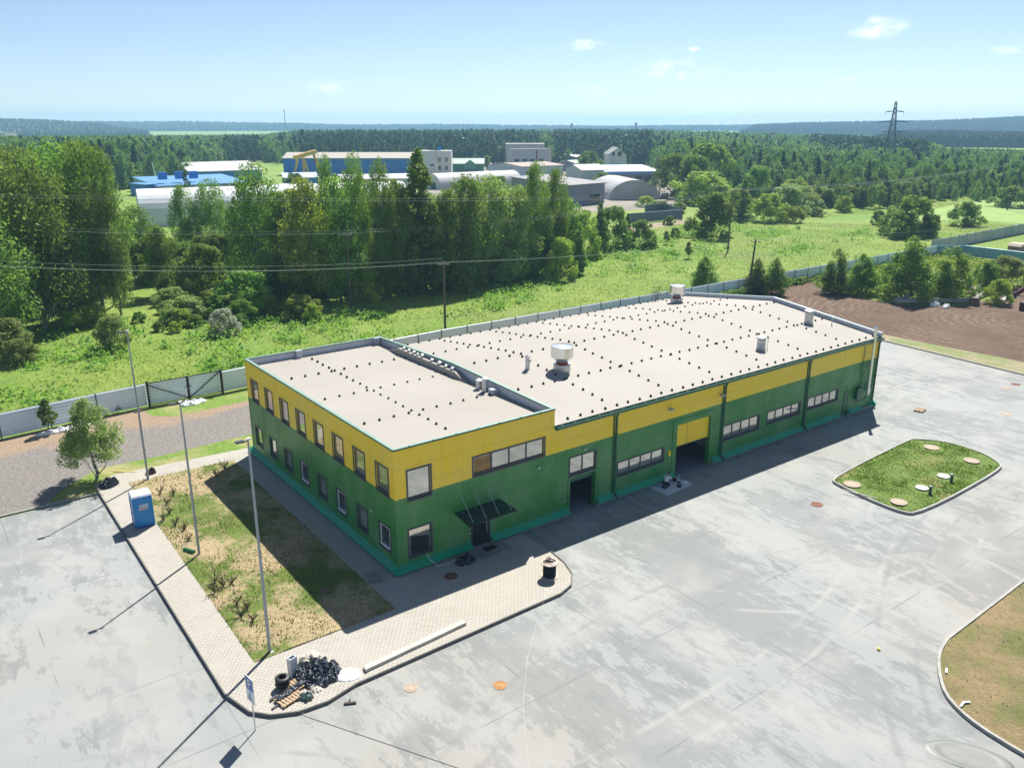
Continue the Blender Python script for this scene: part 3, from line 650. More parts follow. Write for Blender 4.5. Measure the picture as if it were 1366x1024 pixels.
for x in (4.44, 5.40, 6.36, 7.28):
    mb = MB(); mb.tube([(x, -.03, 4.09), (x - .12, -1.55, CZ - .08)], .018, 8); mb.lathe([(.0, .03), (.05, .02), (.05, -.02), (0, -.03)], 10, (x, -.03, 4.09)); mb.lathe([(.0, .03), (.045, .02), (.045, -.02), (0, -.03)], 10, (x - .12, -1.55, CZ - .07)); mb.lathe([(0, .02), (.04, .015), (.04, -.02), (0, -.03)], 8, (x + .05, -.2, CZ))
    mb.build('rod', M['galv'], cn_)
# far end: service door, flue, meter boxes
mb = MB(); mb.box(46.0, 46.08, -.04, -.003, .1, 2.5); mb.box(46.72, 46.8, -.04, -.003, .1, 2.5); mb.box(46.08, 46.72, -.04, -.003, 2.42, 2.5); mb.box(46.08, 46.72, -.025, -.003, .1, 2.42)
d2 = mb.build('door', M['greenpaint'], B); mb = MB(); mb.box(46.12, 46.2, -.08, -.025, 1.2, 1.25); mb.build('handle', M['galv'], d2)
mb = MB(); mb.tube([(49.3, -.42, 7.9), (49.3, -.42, 1.7)], .14, 14); mb.lathe([(.2, 0), (.2, .08), (.05, .22), (0, .22)], 14, (49.3, -.42, 7.95))
for z in (2.2, 3.6, 5.0, 6.3): mb.lathe([(.155, 0), (.155, .05)], 14, (49.3, -.42, z)); mb.box(49.27, 49.33, -.3, -.004, z, z + .04)
mb.build('flue_pipe', M['alu'], B, smooth=True)
mb = MB(); mb.box(47.7, 48.5, -.35, -.004, 1.5, 2.5); mb.tube([(47.8, -.2, 1.5), (47.8, -.25, 1.2), (49.0, -.3, 1.25), (49.2, -.4, 1.6)], .06); mb.tube([(48.0, -.25, 2.5), (48.3, -.2, 2.9)], .05); mb.tube([(48.4, -.12, 2.5), (48.4, -.12, 6.4)], .035); mb.build('service_box', M['greenpaint'], B)
for x, z, w, h in ((49.75, 4.1, .42, .6), (49.75, 1.95, .42, .75), (50.2, 1.6, .25, .4)): mb = MB(); mb.box(x - w / 2, x + w / 2, -.14, -.004, z, z + h); mb.build('meter_box', pm('pale_grey_box', (.6, .64, .68), .5), B)
# wall lamps
for x, z in ((22.76, 5.72), (28.45, 5.70)):
    mb = MB(); mb.box(x - .05, x + .05, -.2, -.004, z + .05, z + .12); mb.box(x - .22, x + .22, -.42, -.16, z - .02, z + .07); mb.build('wall_lamp', pm('lamp_grey', (.5, .48, .42), .4), B)
for x, z in ((14.5, 4.62), (10.5, 4.3), (12.8, 1.3), (48.9, 3.6), (45.2, 3.4), (5.0, 1.3), (46.4, 2.8)):
    mb = MB(); mb.box(x - .09, x + .09, -.16, -.004, z - .05, z + .05); mb.lathe([(.05, 0), (.05, .06), (0, .08)], 8, (x, -.16, z)); mb.build('wall_fitting', M['galv'], B)
mb = MB(); mb.box(22.95, 23.2, -.08, -.004, 1.95, 2.35); mb.build('call_box', M['yellow'], B)
# junction box on the left wall
mb = MB(); mb.box(-.06, -.004, 3.05, 3.15, 3.0, 3.12); mb.build('wall_fitting', M['white'], B)
# ---- roof equipment
def aer_mesh():
    mb = MB(); mb.lathe([(.105, 0), (.10, .05), (.07, .12), (.03, .18), (0, .19)], 10)
    o = mb.build('roof_aerator', M['black'], B); return o
pts = []
for x in np.arange(1.4, 11.2, 1.08):
    for y in (6.15, 12.1, 18.1): pts.append((x + (y - 12) * .01, y, zt + .04))
for y in np.arange(2.3, 23.3, 1.05):
    pts.append((4.95, y, zt + .03))
for y in (.35, 5.7, 11.3, 17.15, 23.4):
    for x in np.arange(13.3, 50.6, 1.12): pts.append((x, y, zroof(y)))
for x in (17.45, 23.15, 28.85, 34.7, 40.4, 46.1):
    for y in np.arange(1.5, 23, 1.03): pts.append((x, y, zroof(y)))
rng = np.random.default_rng(5)
pts = [(p[0] + rng.normal() * .02, p[1] + rng.normal() * .02, p[2] - .01) for p in pts]
pts.sort(key=lambda p: (Vector(p) - Vector(CAM)).length)
a0 = aer_mesh(); a0.location = pts[0]
for p in pts[1:100]: dup(a0, loc=p)
am = a0.data; V = np.empty(len(am.vertices) * 3); am.vertices.foreach_get('co', V); V = V.reshape(-1, 3)
mb = MB()
for p in pts[100:]: mb.add([tuple(v + np.array(p)) for v in V], [tuple(f.vertices) for f in am.polygons])
so = mb.build('roof_aerators', M['black'], B); so['kind'] = 'stuff'
def fan(x, y, sc, red=True):
    z = zroof(y) if x > X1 else zt
    mb = MB(); mb.lathe([(.66, -.1), (.66, .42), (.6, .46), (.46, .46)], 28, (0, 0, 0)); o = mb.build('roof_fan', M['galv'], B, smooth=True); o.location = (x, y, z); o.scale = (sc,) * 3
    mb = MB(); mb.lathe([(.46, .4), (.46, .62), (.44, .7)], 24); mb.build('collar', M['redbrown'], o, smooth=True)
    mb = MB(); mb.lathe([(.45, .66), (.52, .74), (.86, 1.05), (.87, 1.85), (.83, 1.87), (.80, 1.83)], 12); mb.build('drum', M['alu'], o)
    mb = MB(); mb.lathe([(.80, 1.80), (.78, 1.60), (.0, 1.95)], 24); mb.build('cone', pm('bright_zinc', (.8, .82, .82), .5, .2), o, smooth=True)
    return o
p = G(752.5, 487, 7.7); fan(18.65, 7.3, 1.0); fan(46.2, 20.7, 1.0)
def small_vent(x, y, h, r, band=None, name='roof_vent'):
    z = zroof(y); mb = MB(); mb.lathe([(r * 1.15, -.05), (r * 1.15, .1), (r, .12), (r, h)], 18); mb.lathe([(r * .6, h), (r * .6, h + .12), (r * 1.2, h + .13), (r * 1.2, h + .25), (0, h + .42)], 18)
    o = mb.build(name, M['galv'], B, smooth=True); o.location = (x, y, z)
    if band: mb = MB(); mb.lathe([(r * 1.02, .1), (r * 1.03, .3), (r * 1.02, .55)], 18); mb.build('band', M[band], o)
    return o
small_vent(16.3, 8.55, .75, .17, None)
small_vent(37.4, 3.1, .8, .36, 'parapet'); small_vent(48.05, 5.7, .95, .40, None)
mb = MB(); mb.tube([(37.95, 2.85, 7.2), (37.95, 2.85, 8.1), (37.85, 2.85, 8.2), (37.6, 2.95, 8.1)], .03); mb.tube([(49.6, 4.2, 7.3), (49.6, 4.2, 8.1)], .05); mb.build('conduit', M['galv'], B)
for x, y, h, r in ((11.42, 18.75, .62, .11), (11.42, 17.95, .62, .12), (11.42, 17.15, .66, .12), (11.42, 16.55, .6, .10), (11.42, 15.85, .68, .13), (11.42, 14.4, .62, .12), (11.42, 13.3, .66, .14), (11.42, 12.4, .6, .12), (11.42, 11.5, .62, .12),
                   (11.25, 7.75, .65, .2), (11.2, 6.95, .98, .2)):
    mb = MB(); mb.lathe([(r, 0), (r, h)], 12); mb.lathe([(r * 1.3, h + .03), (r * 1.3, h + .07), (0, h + .16)], 12); mb.lathe([(r * .6, h), (r * .6, h + .05)], 8)
    mb.build('vent_pipe', M['galv'], B, loc=(x, y, zt + .02), smooth=True)
mb = MB(); mb.box(11.1, 11.7, 5.9, 6.35, zt, zt + .45); mb.build('upstand_box', M['parapet'], B)
mb = MB(); mb.prism([(9.2, zt), (10.9, zt + .55), (19.4, zt + .55), (21.3, zt)], 11.22, 11.70, axis='x'); mb.build('membrane_upstand', M['roof'], B)
for x, y in ((.55 + 3.8, L_ - .3), (11.4, L_ - .4)): mb = MB(); mb.box(x - .25, x + .25, y - .12, y + .1, zt, zt + .62); mb.build('upstand_box', M['parapet'], B)
# roof ladder with hoops at the rear eave
mb = MB(); lx, ly = 46.4, L_ + .2
for dx in (0, .5): mb.tube([(lx + dx, ly, 5.5), (lx + dx, ly, 8.3)], .03, 6)
for k in range(9): mb.tube([(lx, ly, 5.6 + k * .3), (lx + .5, ly, 5.6 + k * .3)], .015, 6)
for z in (7.0, 7.6, 8.2): mb.tube([(lx + .25 + .45 * math.cos(a), ly + .1 + .7 * math.sin(a), z) for a in np.linspace(-.2, math.pi + .2, 9)], .022, 6)
for dx in (-.9, 1.4):
    mb.tube([(lx + dx, ly - .4, 6.8), (lx + dx, ly - .4, 8.0)], .03, 6)
mb.tube([(lx - .9, ly - .4, 8.0), (lx + .1, ly - .4, 8.0)], .03, 6); mb.tube([(lx + .5, ly - .4, 8.0), (lx + 1.4, ly - .4, 8.0)], .03, 6); mb.tube([(lx - .9, ly - .4, 7.5), (lx + 1.4, ly - .4, 7.5)], .02, 6)
mb.build('roof_ladder', M['dark'], B)

# ------------------------------------------------------------------ objects near the building
# light poles
def light_pole(x, y, h, label, z=.13, arm=-1):
    t = thing('light_pole', label, 'light pole', (x, y, z), 0, 'light poles along the lawn')
    mb = MB(); mb.lathe([(.085, 0), (.075, h * .4), (.045, h - .05), (.04, h), (0, h + .02)], 14); mb.lathe([(.19, 0), (.19, .04), (.12, .06)], 12); mb.build('pole', M['polegrey'], t, smooth=True)
    mb = MB(); mb.beam((0, 0, h - .04), (-.45, -.1, h + .02), .05); mb.box(-.62, -.22, -.22, .04, h - .0, h + .08); mb.build('lamp_head', M['dark'], t)
    mb = MB(); mb.box(-.07, .13, -.07, .07, h + .02, h + .10); mb.build('bracket', M['white'], t)
light_pole(-8.97, -2.75, 11.5, 'tall grey light pole at the front corner of the dry lawn, nearest the camera')
light_pole(-8.75, 9.44, 9.95, 'grey light pole in the middle of the lawn edge, beside a short green pipe')
light_pole(-8.29, 23.3, 11.4, 'grey light pole at the far end of the lawn, behind the blue toilet')
mb = MB(); mb.tube([(-9.35, 10.5, .27), (-8.95, 9.75, .27)], .12, 14); tag(mb.build('drain_pipe', pm('green_pvc', (.03, .16, .06), .4), smooth=True), 'short green plastic pipe lying at the foot of the middle light pole', 'pipe')
# portable toilet
t = thing('portable_toilet', 'bright blue portable toilet cabin with a white roof standing on the paved strip', 'portable toilet', (-10.4, 15.95, .13), R(-4))
mb = MB(); mb.box(-.56, .56, -.56, .56, .06, 2.16)
for sx in (-1, 1):
    for sy in (-1, 1): mb.box(sx * .58 - .04, sx * .58 + .04, sy * .58 - .04, sy * .58 + .04, .05, 2.18)
mb.box(-.5, .5, -.575, -.56, .15, .18); mb.box(-.5, .5, -.575, -.56, 2.03, 2.06); mb.build('cabin', M['blue'], t)
mb = MB(); mb.box(-.6, .6, -.6, .6, 0, .06); mb.build('base', pm('dark_blue_base', (.01, .06, .22), .5), t)
mb = MB(); mb.add([(-.64, -.64, 2.18), (.64, -.64, 2.18), (.64, .64, 2.18), (-.64, .64, 2.18), (-.56, -.56, 2.28), (.56, -.56, 2.28), (.56, .56, 2.28), (-.56, .56, 2.28)], [(0, 3, 2, 1), (4, 5, 6, 7), (0, 1, 5, 4), (1, 2, 6, 5), (2, 3, 7, 6), (3, 0, 4, 7)]); mb.build('roof', pm('pale_grey_plastic', (.6, .64, .72), .5), t)
mb = MB(); mb.box(-.58, -.56, -.38, .38, .12, 2.05); do = mb.build('door', pm('pale_door', (.42, .5, .6), .5), t); mb = MB(); mb.box(-.62, -.58, -.3, -.24, 1.0, 1.15); mb.build('handle', M['dark'], do)
sg = MB(); sg.box(-.2, .34, -.582, -.576, 1.42, 1.62, 0); sg.box(-.26, .3, -.582, -.576, 1.24, 1.38, 0)
for k in range(10): sg.box(-.16 + k * .048, -.13 + k * .048, -.586, -.582, 1.47, 1.57, 1)
for k in range(10): sg.box(-.22 + k * .05, -.185 + k * .05, -.586, -.582, 1.27, 1.35, 2)
sg.build('sign', [M['white'], M['blue'], pm('sign_red', (.5, .05, .05), .5)], t)
# parking sign for disabled bays
t = thing('parking_sign', 'blue and white parking sign seen from behind the kerb corner on a thin pole', 'road sign', (-11.55, -7.65, .03), R(0))
mb = MB(); mb.tube([(0, 0, 0), (0, 0, 2.75)], .03, 10); mb.build('pole', M['galv'], t, smooth=True)
mb = MB(); a = R(28)
t2 = link_obj('sign_plate', None, t)
COL.objects.unlink(t2); bpy.data.objects.remove(t2)
c_, s_ = math.cos(a), math.sin(a)
def sp(u, v, d=0): v = v - (.75 if v > .5 else 0); return (u * .134 - .991 * d, -.991 * u - .134 * d, v)
def rq(mb, u0, u1, v0, v1, d0, d1, mi): 
    mb.add([sp(u0, v0, d0), sp(u1, v0, d0), sp(u1, v1, d0), sp(u0, v1, d0), sp(u0, v0, d1), sp(u1, v0, d1), sp(u1, v1, d1), sp(u0, v1, d1)], [(0, 3, 2, 1), (4, 5, 6, 7), (0, 1, 5, 4), (1, 2, 6, 5), (2, 3, 7, 6), (3, 0, 4, 7)], mi)
mb = MB(); rq(mb, -.35, .35, 2.25, 3.55, .03, .05, 0); rq(mb, -.31, .31, 2.88, 3.5, .05, .054, 1)
rq(mb, -.12, -.05, 2.97, 3.4, .054, .058, 0); rq(mb, -.05, .12, 3.34, 3.4, .054, .058, 0); rq(mb, -.05, .12, 3.16, 3.22, .054, .058, 0); rq(mb, .09, .15, 3.2, 3.36, .054, .058, 0)
rq(mb, -.31, .31, 2.3, 2.82, .05, .053, 0); rq(mb, -.05, .03, 2.5, 2.7, .054, .058, 1); rq(mb, -.12, .14, 2.36, 2.42, .054, .058, 1); rq(mb, -.16, -.1, 2.38, 2.56, .054, .058, 1); rq(mb, .0, .12, 2.48, 2.53, .054, .058, 1); rq(mb, -.04, .04, 2.72, 2.79, .054, .058, 1)
mb.build('sign_plate', [M['white'], pm('sign_blue', (.03, .12, .42), .4)], t)

def pallet(name, label, loc, rz, mats=('wood',), group=None, parent=None):
    mb = MB()
    for k in range(7): mb.box(-.6 + k * .17, -.6 + k * .17 + .11, -.4, .4, .12, .142)
    for y in (-.38, -.05, .28): mb.box(-.6, .53, y, y + .1, .09, .118)
    for y in (-.38, -.05, .28):
        for x in (-.6, -.09, .42): mb.box(x, x + .11, y, y + .1, .02, .09)
        mb.box(-.6, .53, y, y + .1, 0, .02)
    o = mb.build(name, M[mats[0]], None, loc, rz); return tag(o, label, 'pallet', group)
pallet('pallet', 'wooden pallet lying under the tyres and black plastic at the kerb corner', (-9.55, -6.7, .13), R(15))
pallet('pallet', 'pale wooden pallet lying half under the black plastic heap beside the tyres', (-8.95, -6.05, .13), R(15))
pallet('pallet', 'grey slatted pallet lying against the building corner on the paving', (-1.35, .55, .13), R(80), ('woodgrey',))
pallet('pallet', 'lone wooden pallet lying in the open concrete yard near the far end', (53.6, -3.4, .03), R(10))
def tyre(label, loc):
    mb = MB(); mb.lathe([(.19, .0), (.28, -.0), (.33, .03), (.345, .07), (.345, .15), (.33, .19), (.28, .22), (.19, .22), (.175, .18), (.175, .04), (.19, 0)], 28)
    tag(mb.build('tyre', M['black'], None, loc, smooth=True), label, 'tyre', 'stacked tyres by the kerb')
tyre('worn black tyre, lower one of the pair stacked on the paving', (-9.5, -5.75, .28)); tyre('worn black tyre, upper one of the pair stacked by the pallet', (-9.48, -5.73, .51))
mb = MB(); mb.box(-.2, .2, -.14, .14, .0, 1.0); mb.box(-.12, .12, -.07, .07, 1.0, 1.004, 1)
mb2 = MB()
for a_ in ((-.2, -.14, -.15, .14), (.15, -.14, .2, .14)): mb2.box(a_[0], a_[2], a_[1], a_[3], 0, 1.05)
mb2.box(-.15, .15, -.14, -.09, 0, 1.05); mb2.box(-.15, .15, .09, .14, 0, 1.05); mb2.box(-.15, .15, -.09, .09, 0, .6)
tag(mb2.build('concrete_block', M['parapet'], None, (-8.75, -5.2, .13), R(20)), 'upright hollow grey block standing behind the stacked tyres', 'block')
def crumple(name, label, cat, loc, sx, sy, h, mat, seed=0, rz=0, n=46, k=2.6, group=None, power=1.0):
    """a heap or sheet of crumpled plastic: thin draped surface with folds"""
    vs = []; fs = []
    for j in range(n + 1):
        for i in range(n + 1):
            u, v = i / n * 2 - 1, j / n * 2 - 1
            rad = 1 - .22 * abs(mnoise.noise(Vector((math.atan2(v, u) * 1.6, seed, 0)))) * 2
            x, y = u * rad, v * rad; r2 = min(1, max(abs(u), abs(v)) ** 2)
            q = Vector((x * sx * k, y * sy * k, seed * 3.7))
            f = abs(mnoise.noise(q)) * 1.3 + .6 * abs(mnoise.noise(q * 2.3)) + .3 * abs(mnoise.noise(q * 5.1))
            z = h * (1 - r2) ** .6 * (.35 + f * .75) * power + .012 + .25 * h * f * (1 if r2 < .98 else .1)
            vs.append((x * sx * (1 - .25 * v * v) if sx > .3 else x * sx, y * sy * (1 - .25 * u * u), z))
    for j in range(n):
        for i in range(n): a = j * (n + 1) + i; fs.append((a, a + 1, a + n + 2, a + n + 1))
    m = MB(); m.add(vs, fs); o = m.build(name, mat, None, loc, rz)
    md = o.modifiers.new('thick', 'SOLIDIFY'); md.thickness = .008
    return tag(o, label, cat, group)
crumple('plastic_sheet', 'big crumpled heap of shiny black plastic sheeting on the pavement corner', 'plastic sheet', (-7.75, -5.75, .13), 1.15, 1.25, .42, M['plastic'], 1, R(10), k=1.7)
crumple('plastic_sheet', 'black plastic strip draped across the wooden pallet beside the tyres', 'plastic sheet', (-9.35, -6.35, .27), .95, .22, .14, M['plastic'], 2, R(18), 30)
crumple('plastic_sheet', 'small dark green plastic scrap bunched at the front corner of the pallet', 'plastic sheet', (-8.95, -7.1, .13), .3, .4, .22, pm('green_plastic', (.05, .09, .08), .35), 3, R(40), 24)
crumple('sack', 'white sack spread flat beside the black plastic heap', 'sack', (-6.6, -6.75, .13), .62, .55, .12, M['wplastic'], 4, R(-20), 28, 1.6)
crumple('sack', 'cream crumpled sack lying behind the black plastic heap', 'sack', (-7.55, -4.45, .13), .6, .45, .28, pm('cream_sack', (.62, .57, .46), .8), 5, R(15), 28, 2)
crumple('sack', 'small dirty white sack tucked between the pallet and plastic heap', 'sack', (-8.3, -6.75, .13), .3, .4, .16, pm('dirty_sack', (.5, .47, .4), .8), 6, R(-15), 20, 2)
mb = MB(); mb.beam((-10.35, -6.35, .2), (-9.6, -6.1, .24), .12, .08); tag(mb.build('plank', pm('dark_plank', (.05, .055, .065), .6)), 'short dark plank poking out from under the tyres', 'plank')
mb = MB(); mb.beam((-10.5, -6.95, .17), (-9.9, -6.75, .17), .11, .07); tag(mb.build('plank', pm('dark_plank', (.05, .055, .065), .6)), 'short dark plank lying at the left end of the pallet', 'plank')
# long timber boards by the kerb
t = MB(); t.box(-3.05, 3.05, -.16, .16, .13, .17); t.box(-3.05, 3.05, -.17, -.12, .0, .13); t.box(-3.05, 3.05, .12, .17, .0, .13); t.box(-3.1, -3.0, -.2, .0, 0, .16, 1)
tag(t.build('formwork_beam', [pm('pale_board', (.52, .48, .40), .7, var=.2, scale=2), M['woodgrey']], None, (-2.75, -6.75, .13), R(3.5)), 'long pale boxed timber beam lying along the kerb edge', 'beam')
# cable reel
t = thing('cable_reel', 'pale wooden cable reel with black cable standing upright on the paving', 'cable reel', (7.0, -5.55, .13), R(20))
mb = MB(); mb.lathe([(0, 0), (.52, 0), (.52, .05), (0, .05)], 26); mb.build('flange', pm('pink_board', (.52, .42, .36), .8, var=.15), t)
mb = MB(); mb.lathe([(.52, .9), (.52, .95), (.12, .95), (.12, .9), (.52, .9)], 26); mb.box(-.5, .5, -.05, .05, .952, .975); mb.build('flange', pm('pink_board', (.52, .42, .36), .8, var=.15), t)
mb = MB(); prof = [(.2, .05)]; 
for k in range(16): prof += [(.36, .06 + k * .052), (.39, .086 + k * .052)]
mb.lathe(prof + [(.2, .9)], 22); mb.build('cable', M['black'], t)
mb = MB(); rr = random.Random(3)
for k in range(4): mb.tube([(rr.uniform(-.35, .35), rr.uniform(-.35, .35), .98 + rr.uniform(0, .1)) for _ in range(5)], .022, 6)
mb.build('loose_cable', M['black'], t)
# rubbish bags by the door, mats
crumple('rubbish_bag', 'grey black plastic bags slumped on the paving left of the entrance', 'rubbish bag', (4.0, -1.15, .13), .75, .5, .38, M['plastic'], 8, R(8), 36, 2.4)
mb = MB(); mb.box(-1.15, 1.15, -.62, .62, 0, .05); tag(mb.build('doorstep', pm('wet_slab', (.26, .25, .22), .7, var=.2, scale=2), None, (6.1, -.95, .13), R(2)), 'flat grey concrete slab lying in front of the entrance door', 'slab')
mb = MB(); mb.box(-.42, .42, -.25, .25, 0, .02)
for k in range(9): mb.box(-.4 + k * .1, -.36 + k * .1, -.23, .23, .02, .03)
tag(mb.build('doormat', M['black'], None, (6.1, -.75, .18), R(2)), 'small black grid doormat lying on the slab at the entrance', 'doormat')
crumple('rubbish_bag', 'black plastic bag lump lying at the pavement corner under the young tree', 'rubbish bag', (-10.9, 23.9, .13), .75, .6, .55, M['plastic'], 9, R(30), 34, 2.2)
# round covers
def cover(label, p, r, mat, z, cat='manhole cover', name='manhole_cover'):
    mb = MB(); mb.lathe([(r, 0), (r, .02), (r * .86, .02), (r * .84, .01), (r * .55, .012), (r * .5, .022), (0, .022)], 26)
    for k in range(8):
        a = k * math.pi / 4; mb.box(r * .66 * math.cos(a) - .03, r * .66 * math.cos(a) + .03, r * .66 * math.sin(a) - .03, r * .66 * math.sin(a) + .03, .01, .024)
    tag(mb.build(name, mat, None, (p[0], p[1], z)), label, cat)
cover('rusty brown manhole cover in the shaded paving near the building corner', (2.35, -2.05), .42, M['rust'], .13)
cover('rusty orange manhole cover in the yard in front of the pavement', (-1.1, -11.7), .33, M['ochre'], .031)
cover('pale dusty pink manhole cover in the yard below the timber beam', (-4.6, -9.3), .33, M['pinkcover'], .031)
cover('dark reddish drain cover in the yard left of the grass island', (28.3, -9.3), .42, M['rust'], .031)
cover('pale pink drain cover in the far yard, behind the grass island', G(1342.6, 552.8), .5, M['pinkcover'], .031)
cover('small pink drain cover at the far right edge of the yard, nearer one', G(1342.6, 518), .45, M['pinkcover'], .031)
cover('small reddish drain cover at the far right edge of the yard, farther one', G(1355, 513), .45, M['rust'], .031)
cover('faint brown round cover in the shaded end of the dry lawn', G(434, 792), .32, pm('brown_cover', (.2, .14, .09), .9), .22)
for q, r, m, lb in (((1242.6, 597), .58, M['pinkcover'], 'pale pink well lid at the far end of the grass island'), ((1296, 614.5), .58, M['pinkcover'], 'pale pink well lid at the right end of the grass island'), ((1136.7, 646), .6, M['pinkcover'], 'pale pink well lid at the left end of the grass island'),
                ((1199, 669.7), .56, M['pinkcover'], 'pale pink well lid at the near edge of the grass island'), ((1258.7, 635), .44, M['white'], 'white well lid on the island, farther one beside a stub pipe'), ((1229.8, 650.7), .44, M['white'], 'white well lid on the island, nearer one beside a stub pipe')):
    cover(lb, G(*q, .2), r, m, .235, 'well lid', 'well_lid')
for q, lb in (((1269, 641), 'short dark vent stub on the grass island by the farther white lid'), ((1240.6, 657), 'short dark vent stub on the grass island by the nearer white lid')):
    p = G(*q, .2); mb = MB(); mb.lathe([(.11, 0), (.11, .5)], 12); mb.lathe([(.17, .5), (.17, .58), (0, .64)], 12); tag(mb.build('vent_stub', pm('dark_green_stub', (.06, .12, .09), .5), None, (p[0], p[1], .16)), lb, 'vent pipe')
mb = MB(); a_, c_2 = G(1125, 653, .28), G(1169, 664, .28); mb.tube([a_, c_2], .035, 8); tag(mb.build('rod', pm('pale_rod', (.55, .55, .5), .5)), 'thin pale rod lying on the grass at the near left of the island', 'rod')
# shallow round basin at the bottom right
pp = G(1293, 1010); mb = MB(); mb.lathe([(.0, .012), (1.1, .014), (1.35, .03), (1.55, .03), (1.7, .005)], 40)
o = mb.build('puddle', pm('dried_slurry', (.12, .13, .11), .5, var=.2, scale=1.5), None, (pp[0], pp[1], .03), math.atan2(G(1325, 1012)[1] - G(1262, 996)[1], G(1325, 1012)[0] - G(1262, 996)[0])); o.scale = (1.0, .5, 1); tag(o, 'grey oval patch of dried slurry at the bottom right of the yard', 'slurry patch')
# ---- worker
t = thing('person', 'worker in white shirt and black trousers kneeling on a white sheet by the gate', 'person', (22.0, -.85, .055), R(112))
def skin(name, pts, edges, mat, root=0, sub=2, parent=None):
    me = bpy.data.meshes.new(name); me.from_pydata([p[:3] for p in pts], edges, []); me.materials.append(mat)
    o = link_obj(name, me, parent); md = o.modifiers.new('skin', 'SKIN'); md.use_smooth_shade = True
    sk = me.skin_vertices[0].data
    for i, p in enumerate(pts): sk[i].radius = (p[3], p[3]); sk[i].use_root = (i == root)
    s2 = o.modifiers.new('sub', 'SUBSURF'); s2.levels = sub; s2.render_levels = sub
    return o
# kneeling on both knees, back bent, arms reaching to the floor; faces local -Y
bp = [(0, .12, .38, .125), (0, -.04, .56, .125), (0, -.22, .72, .145), (0, -.32, .80, .06), (0, -.37, .83, .055),
      (-.11, .10, .34, .09), (-.14, -.28, .12, .07), (-.13, .12, .08, .055), (-.13, .24, .06, .05), (.11, .10, .34, .09), (.14, -.28, .12, .07), (.13, .12, .08, .055), (.13, .24, .06, .05),
      (-.20, -.24, .72, .055), (-.27, -.33, .45, .042), (-.20, -.50, .24, .032), (.20, -.24, .72, .055), (.27, -.36, .44, .042), (.20, -.56, .20, .032)]
be = [(0, 1), (1, 2), (2, 3), (3, 4), (0, 5), (5, 6), (6, 7), (7, 8), (0, 9), (9, 10), (10, 11), (11, 12), (2, 13), (13, 14), (14, 15), (2, 16), (16, 17), (17, 18)]
for si, base in ((-1, 15), (1, 18)):
    bx_, by_, bz_ = bp[base][:3]
    pi = len(bp); bp.append((bx_, by_ - .06, bz_ - .05, .034)); be.append((base, pi))
    for k, (dx, ln) in enumerate(((-.03, .07), (-.01, .085), (.012, .08), (.03, .062))):
        i0 = len(bp); bp.append((bx_ + dx * 1.1, by_ - .10, bz_ - .08, .009)); bp.append((bx_ + dx * 1.3, by_ - .10 - ln * .6, bz_ - .10, .0085)); bp.append((bx_ + dx * 1.3, by_ - .10 - ln * .8, bz_ - .12 - ln * .2, .008)); be += [(pi, i0), (i0, i0 + 1), (i0 + 1, i0 + 2)]
    i0 = len(bp); bp.append((bx_ - si * .045, by_ - .07, bz_ - .06, .011)); bp.append((bx_ - si * .065, by_ - .11, bz_ - .09, .009)); be += [(pi, i0), (i0, i0 + 1)]
body = skin('body', bp, be, M['skin'], 0, 1, t)
hm = MB(); hm.lathe([(0, -.13), (.05, -.12), (.075, -.06), (.085, 0), (.08, .06), (.05, .1), (0, .115)], 14)
hd = bmesh.new(); me = bpy.data.meshes.new('head'); me.from_pydata(hm.v, [], hm.f)
hx = MB(); hx.M = Matrix.Translation((0, -.44, .86)) @ Matrix.Rotation(R(65), 4, 'X')
hx.lathe([(0, -.13), (.05, -.12), (.072, -.06), (.082, 0), (.078, .06), (.05, .1), (0, .115)], 16); hx.box(-.012, .012, -.1, -.07, -.04, .0); hx.box(-.095, -.08, -.015, .02, -.03, .03); hx.box(.08, .095, -.015, .02, -.03, .03)
hx.box(-.025, .025, -.079, -.068, -.075, -.065, 1); hx.box(-.045, -.02, -.082, -.07, .0, .012, 1); hx.box(.02, .045, -.082, -.07, .0, .012, 1)
hx.build('head', [M['skin'], M['hair']], t, smooth=True)
hx = MB(); hx.M = Matrix.Translation((0, -.435, .875)) @ Matrix.Rotation(R(65), 4, 'X'); hx.lathe([(.088, -.01), (.094, .03), (.088, .075), (.055, .115), (0, .13)], 16); hx.lathe([(.06, -.05), (.085, -.01), (.06, .02)], 10, (0, .035, 0)); hx.build('hair', M['hair'], t, smooth=True)
bpy.data.meshes.remove(me); hd.free()
skin('shirt', [(0, .10, .44, .15), (0, -.04, .58, .158), (0, -.22, .73, .17), (0, -.31, .79, .09), (-.20, -.24, .72, .085), (-.25, -.30, .56, .075), (.20, -.24, .72, .085), (.25, -.32, .56, .075)], [(0, 1), (1, 2), (2, 3), (2, 4), (4, 5), (2, 6), (6, 7)], M['shirt'], 1, 2, t)
skin('trousers', [(0, .12, .38, .15), (-.11, .08, .32, .12), (-.14, -.28, .12, .095), (-.13, .10, .08, .075), (-.13, .24, .07, .065), (.11, .08, .32, .12), (.14, -.28, .12, .095), (.13, .10, .08, .075), (.13, .24, .07, .065)], [(0, 1), (1, 2), (2, 3), (3, 4), (0, 5), (5, 6), (6, 7), (7, 8)], M['trousers'], 0, 2, t)
for sx in (-.13, .13):
    mb = MB(); mb.box(sx - .05, sx + .05, .2, .46, .01, .10); mb.build('shoe', M['black'], t)
sh = MB(); q = [(20.95, -.15), (21.0, -2.0), (23.95, -1.75), (23.9, .35)]
sh.prism(q, .034, .05); tag(sh.build('dust_sheet', pm('white_sheet', (.62, .64, .68), .8)), 'white dust sheet spread on the concrete under the crouching worker', 'sheet')
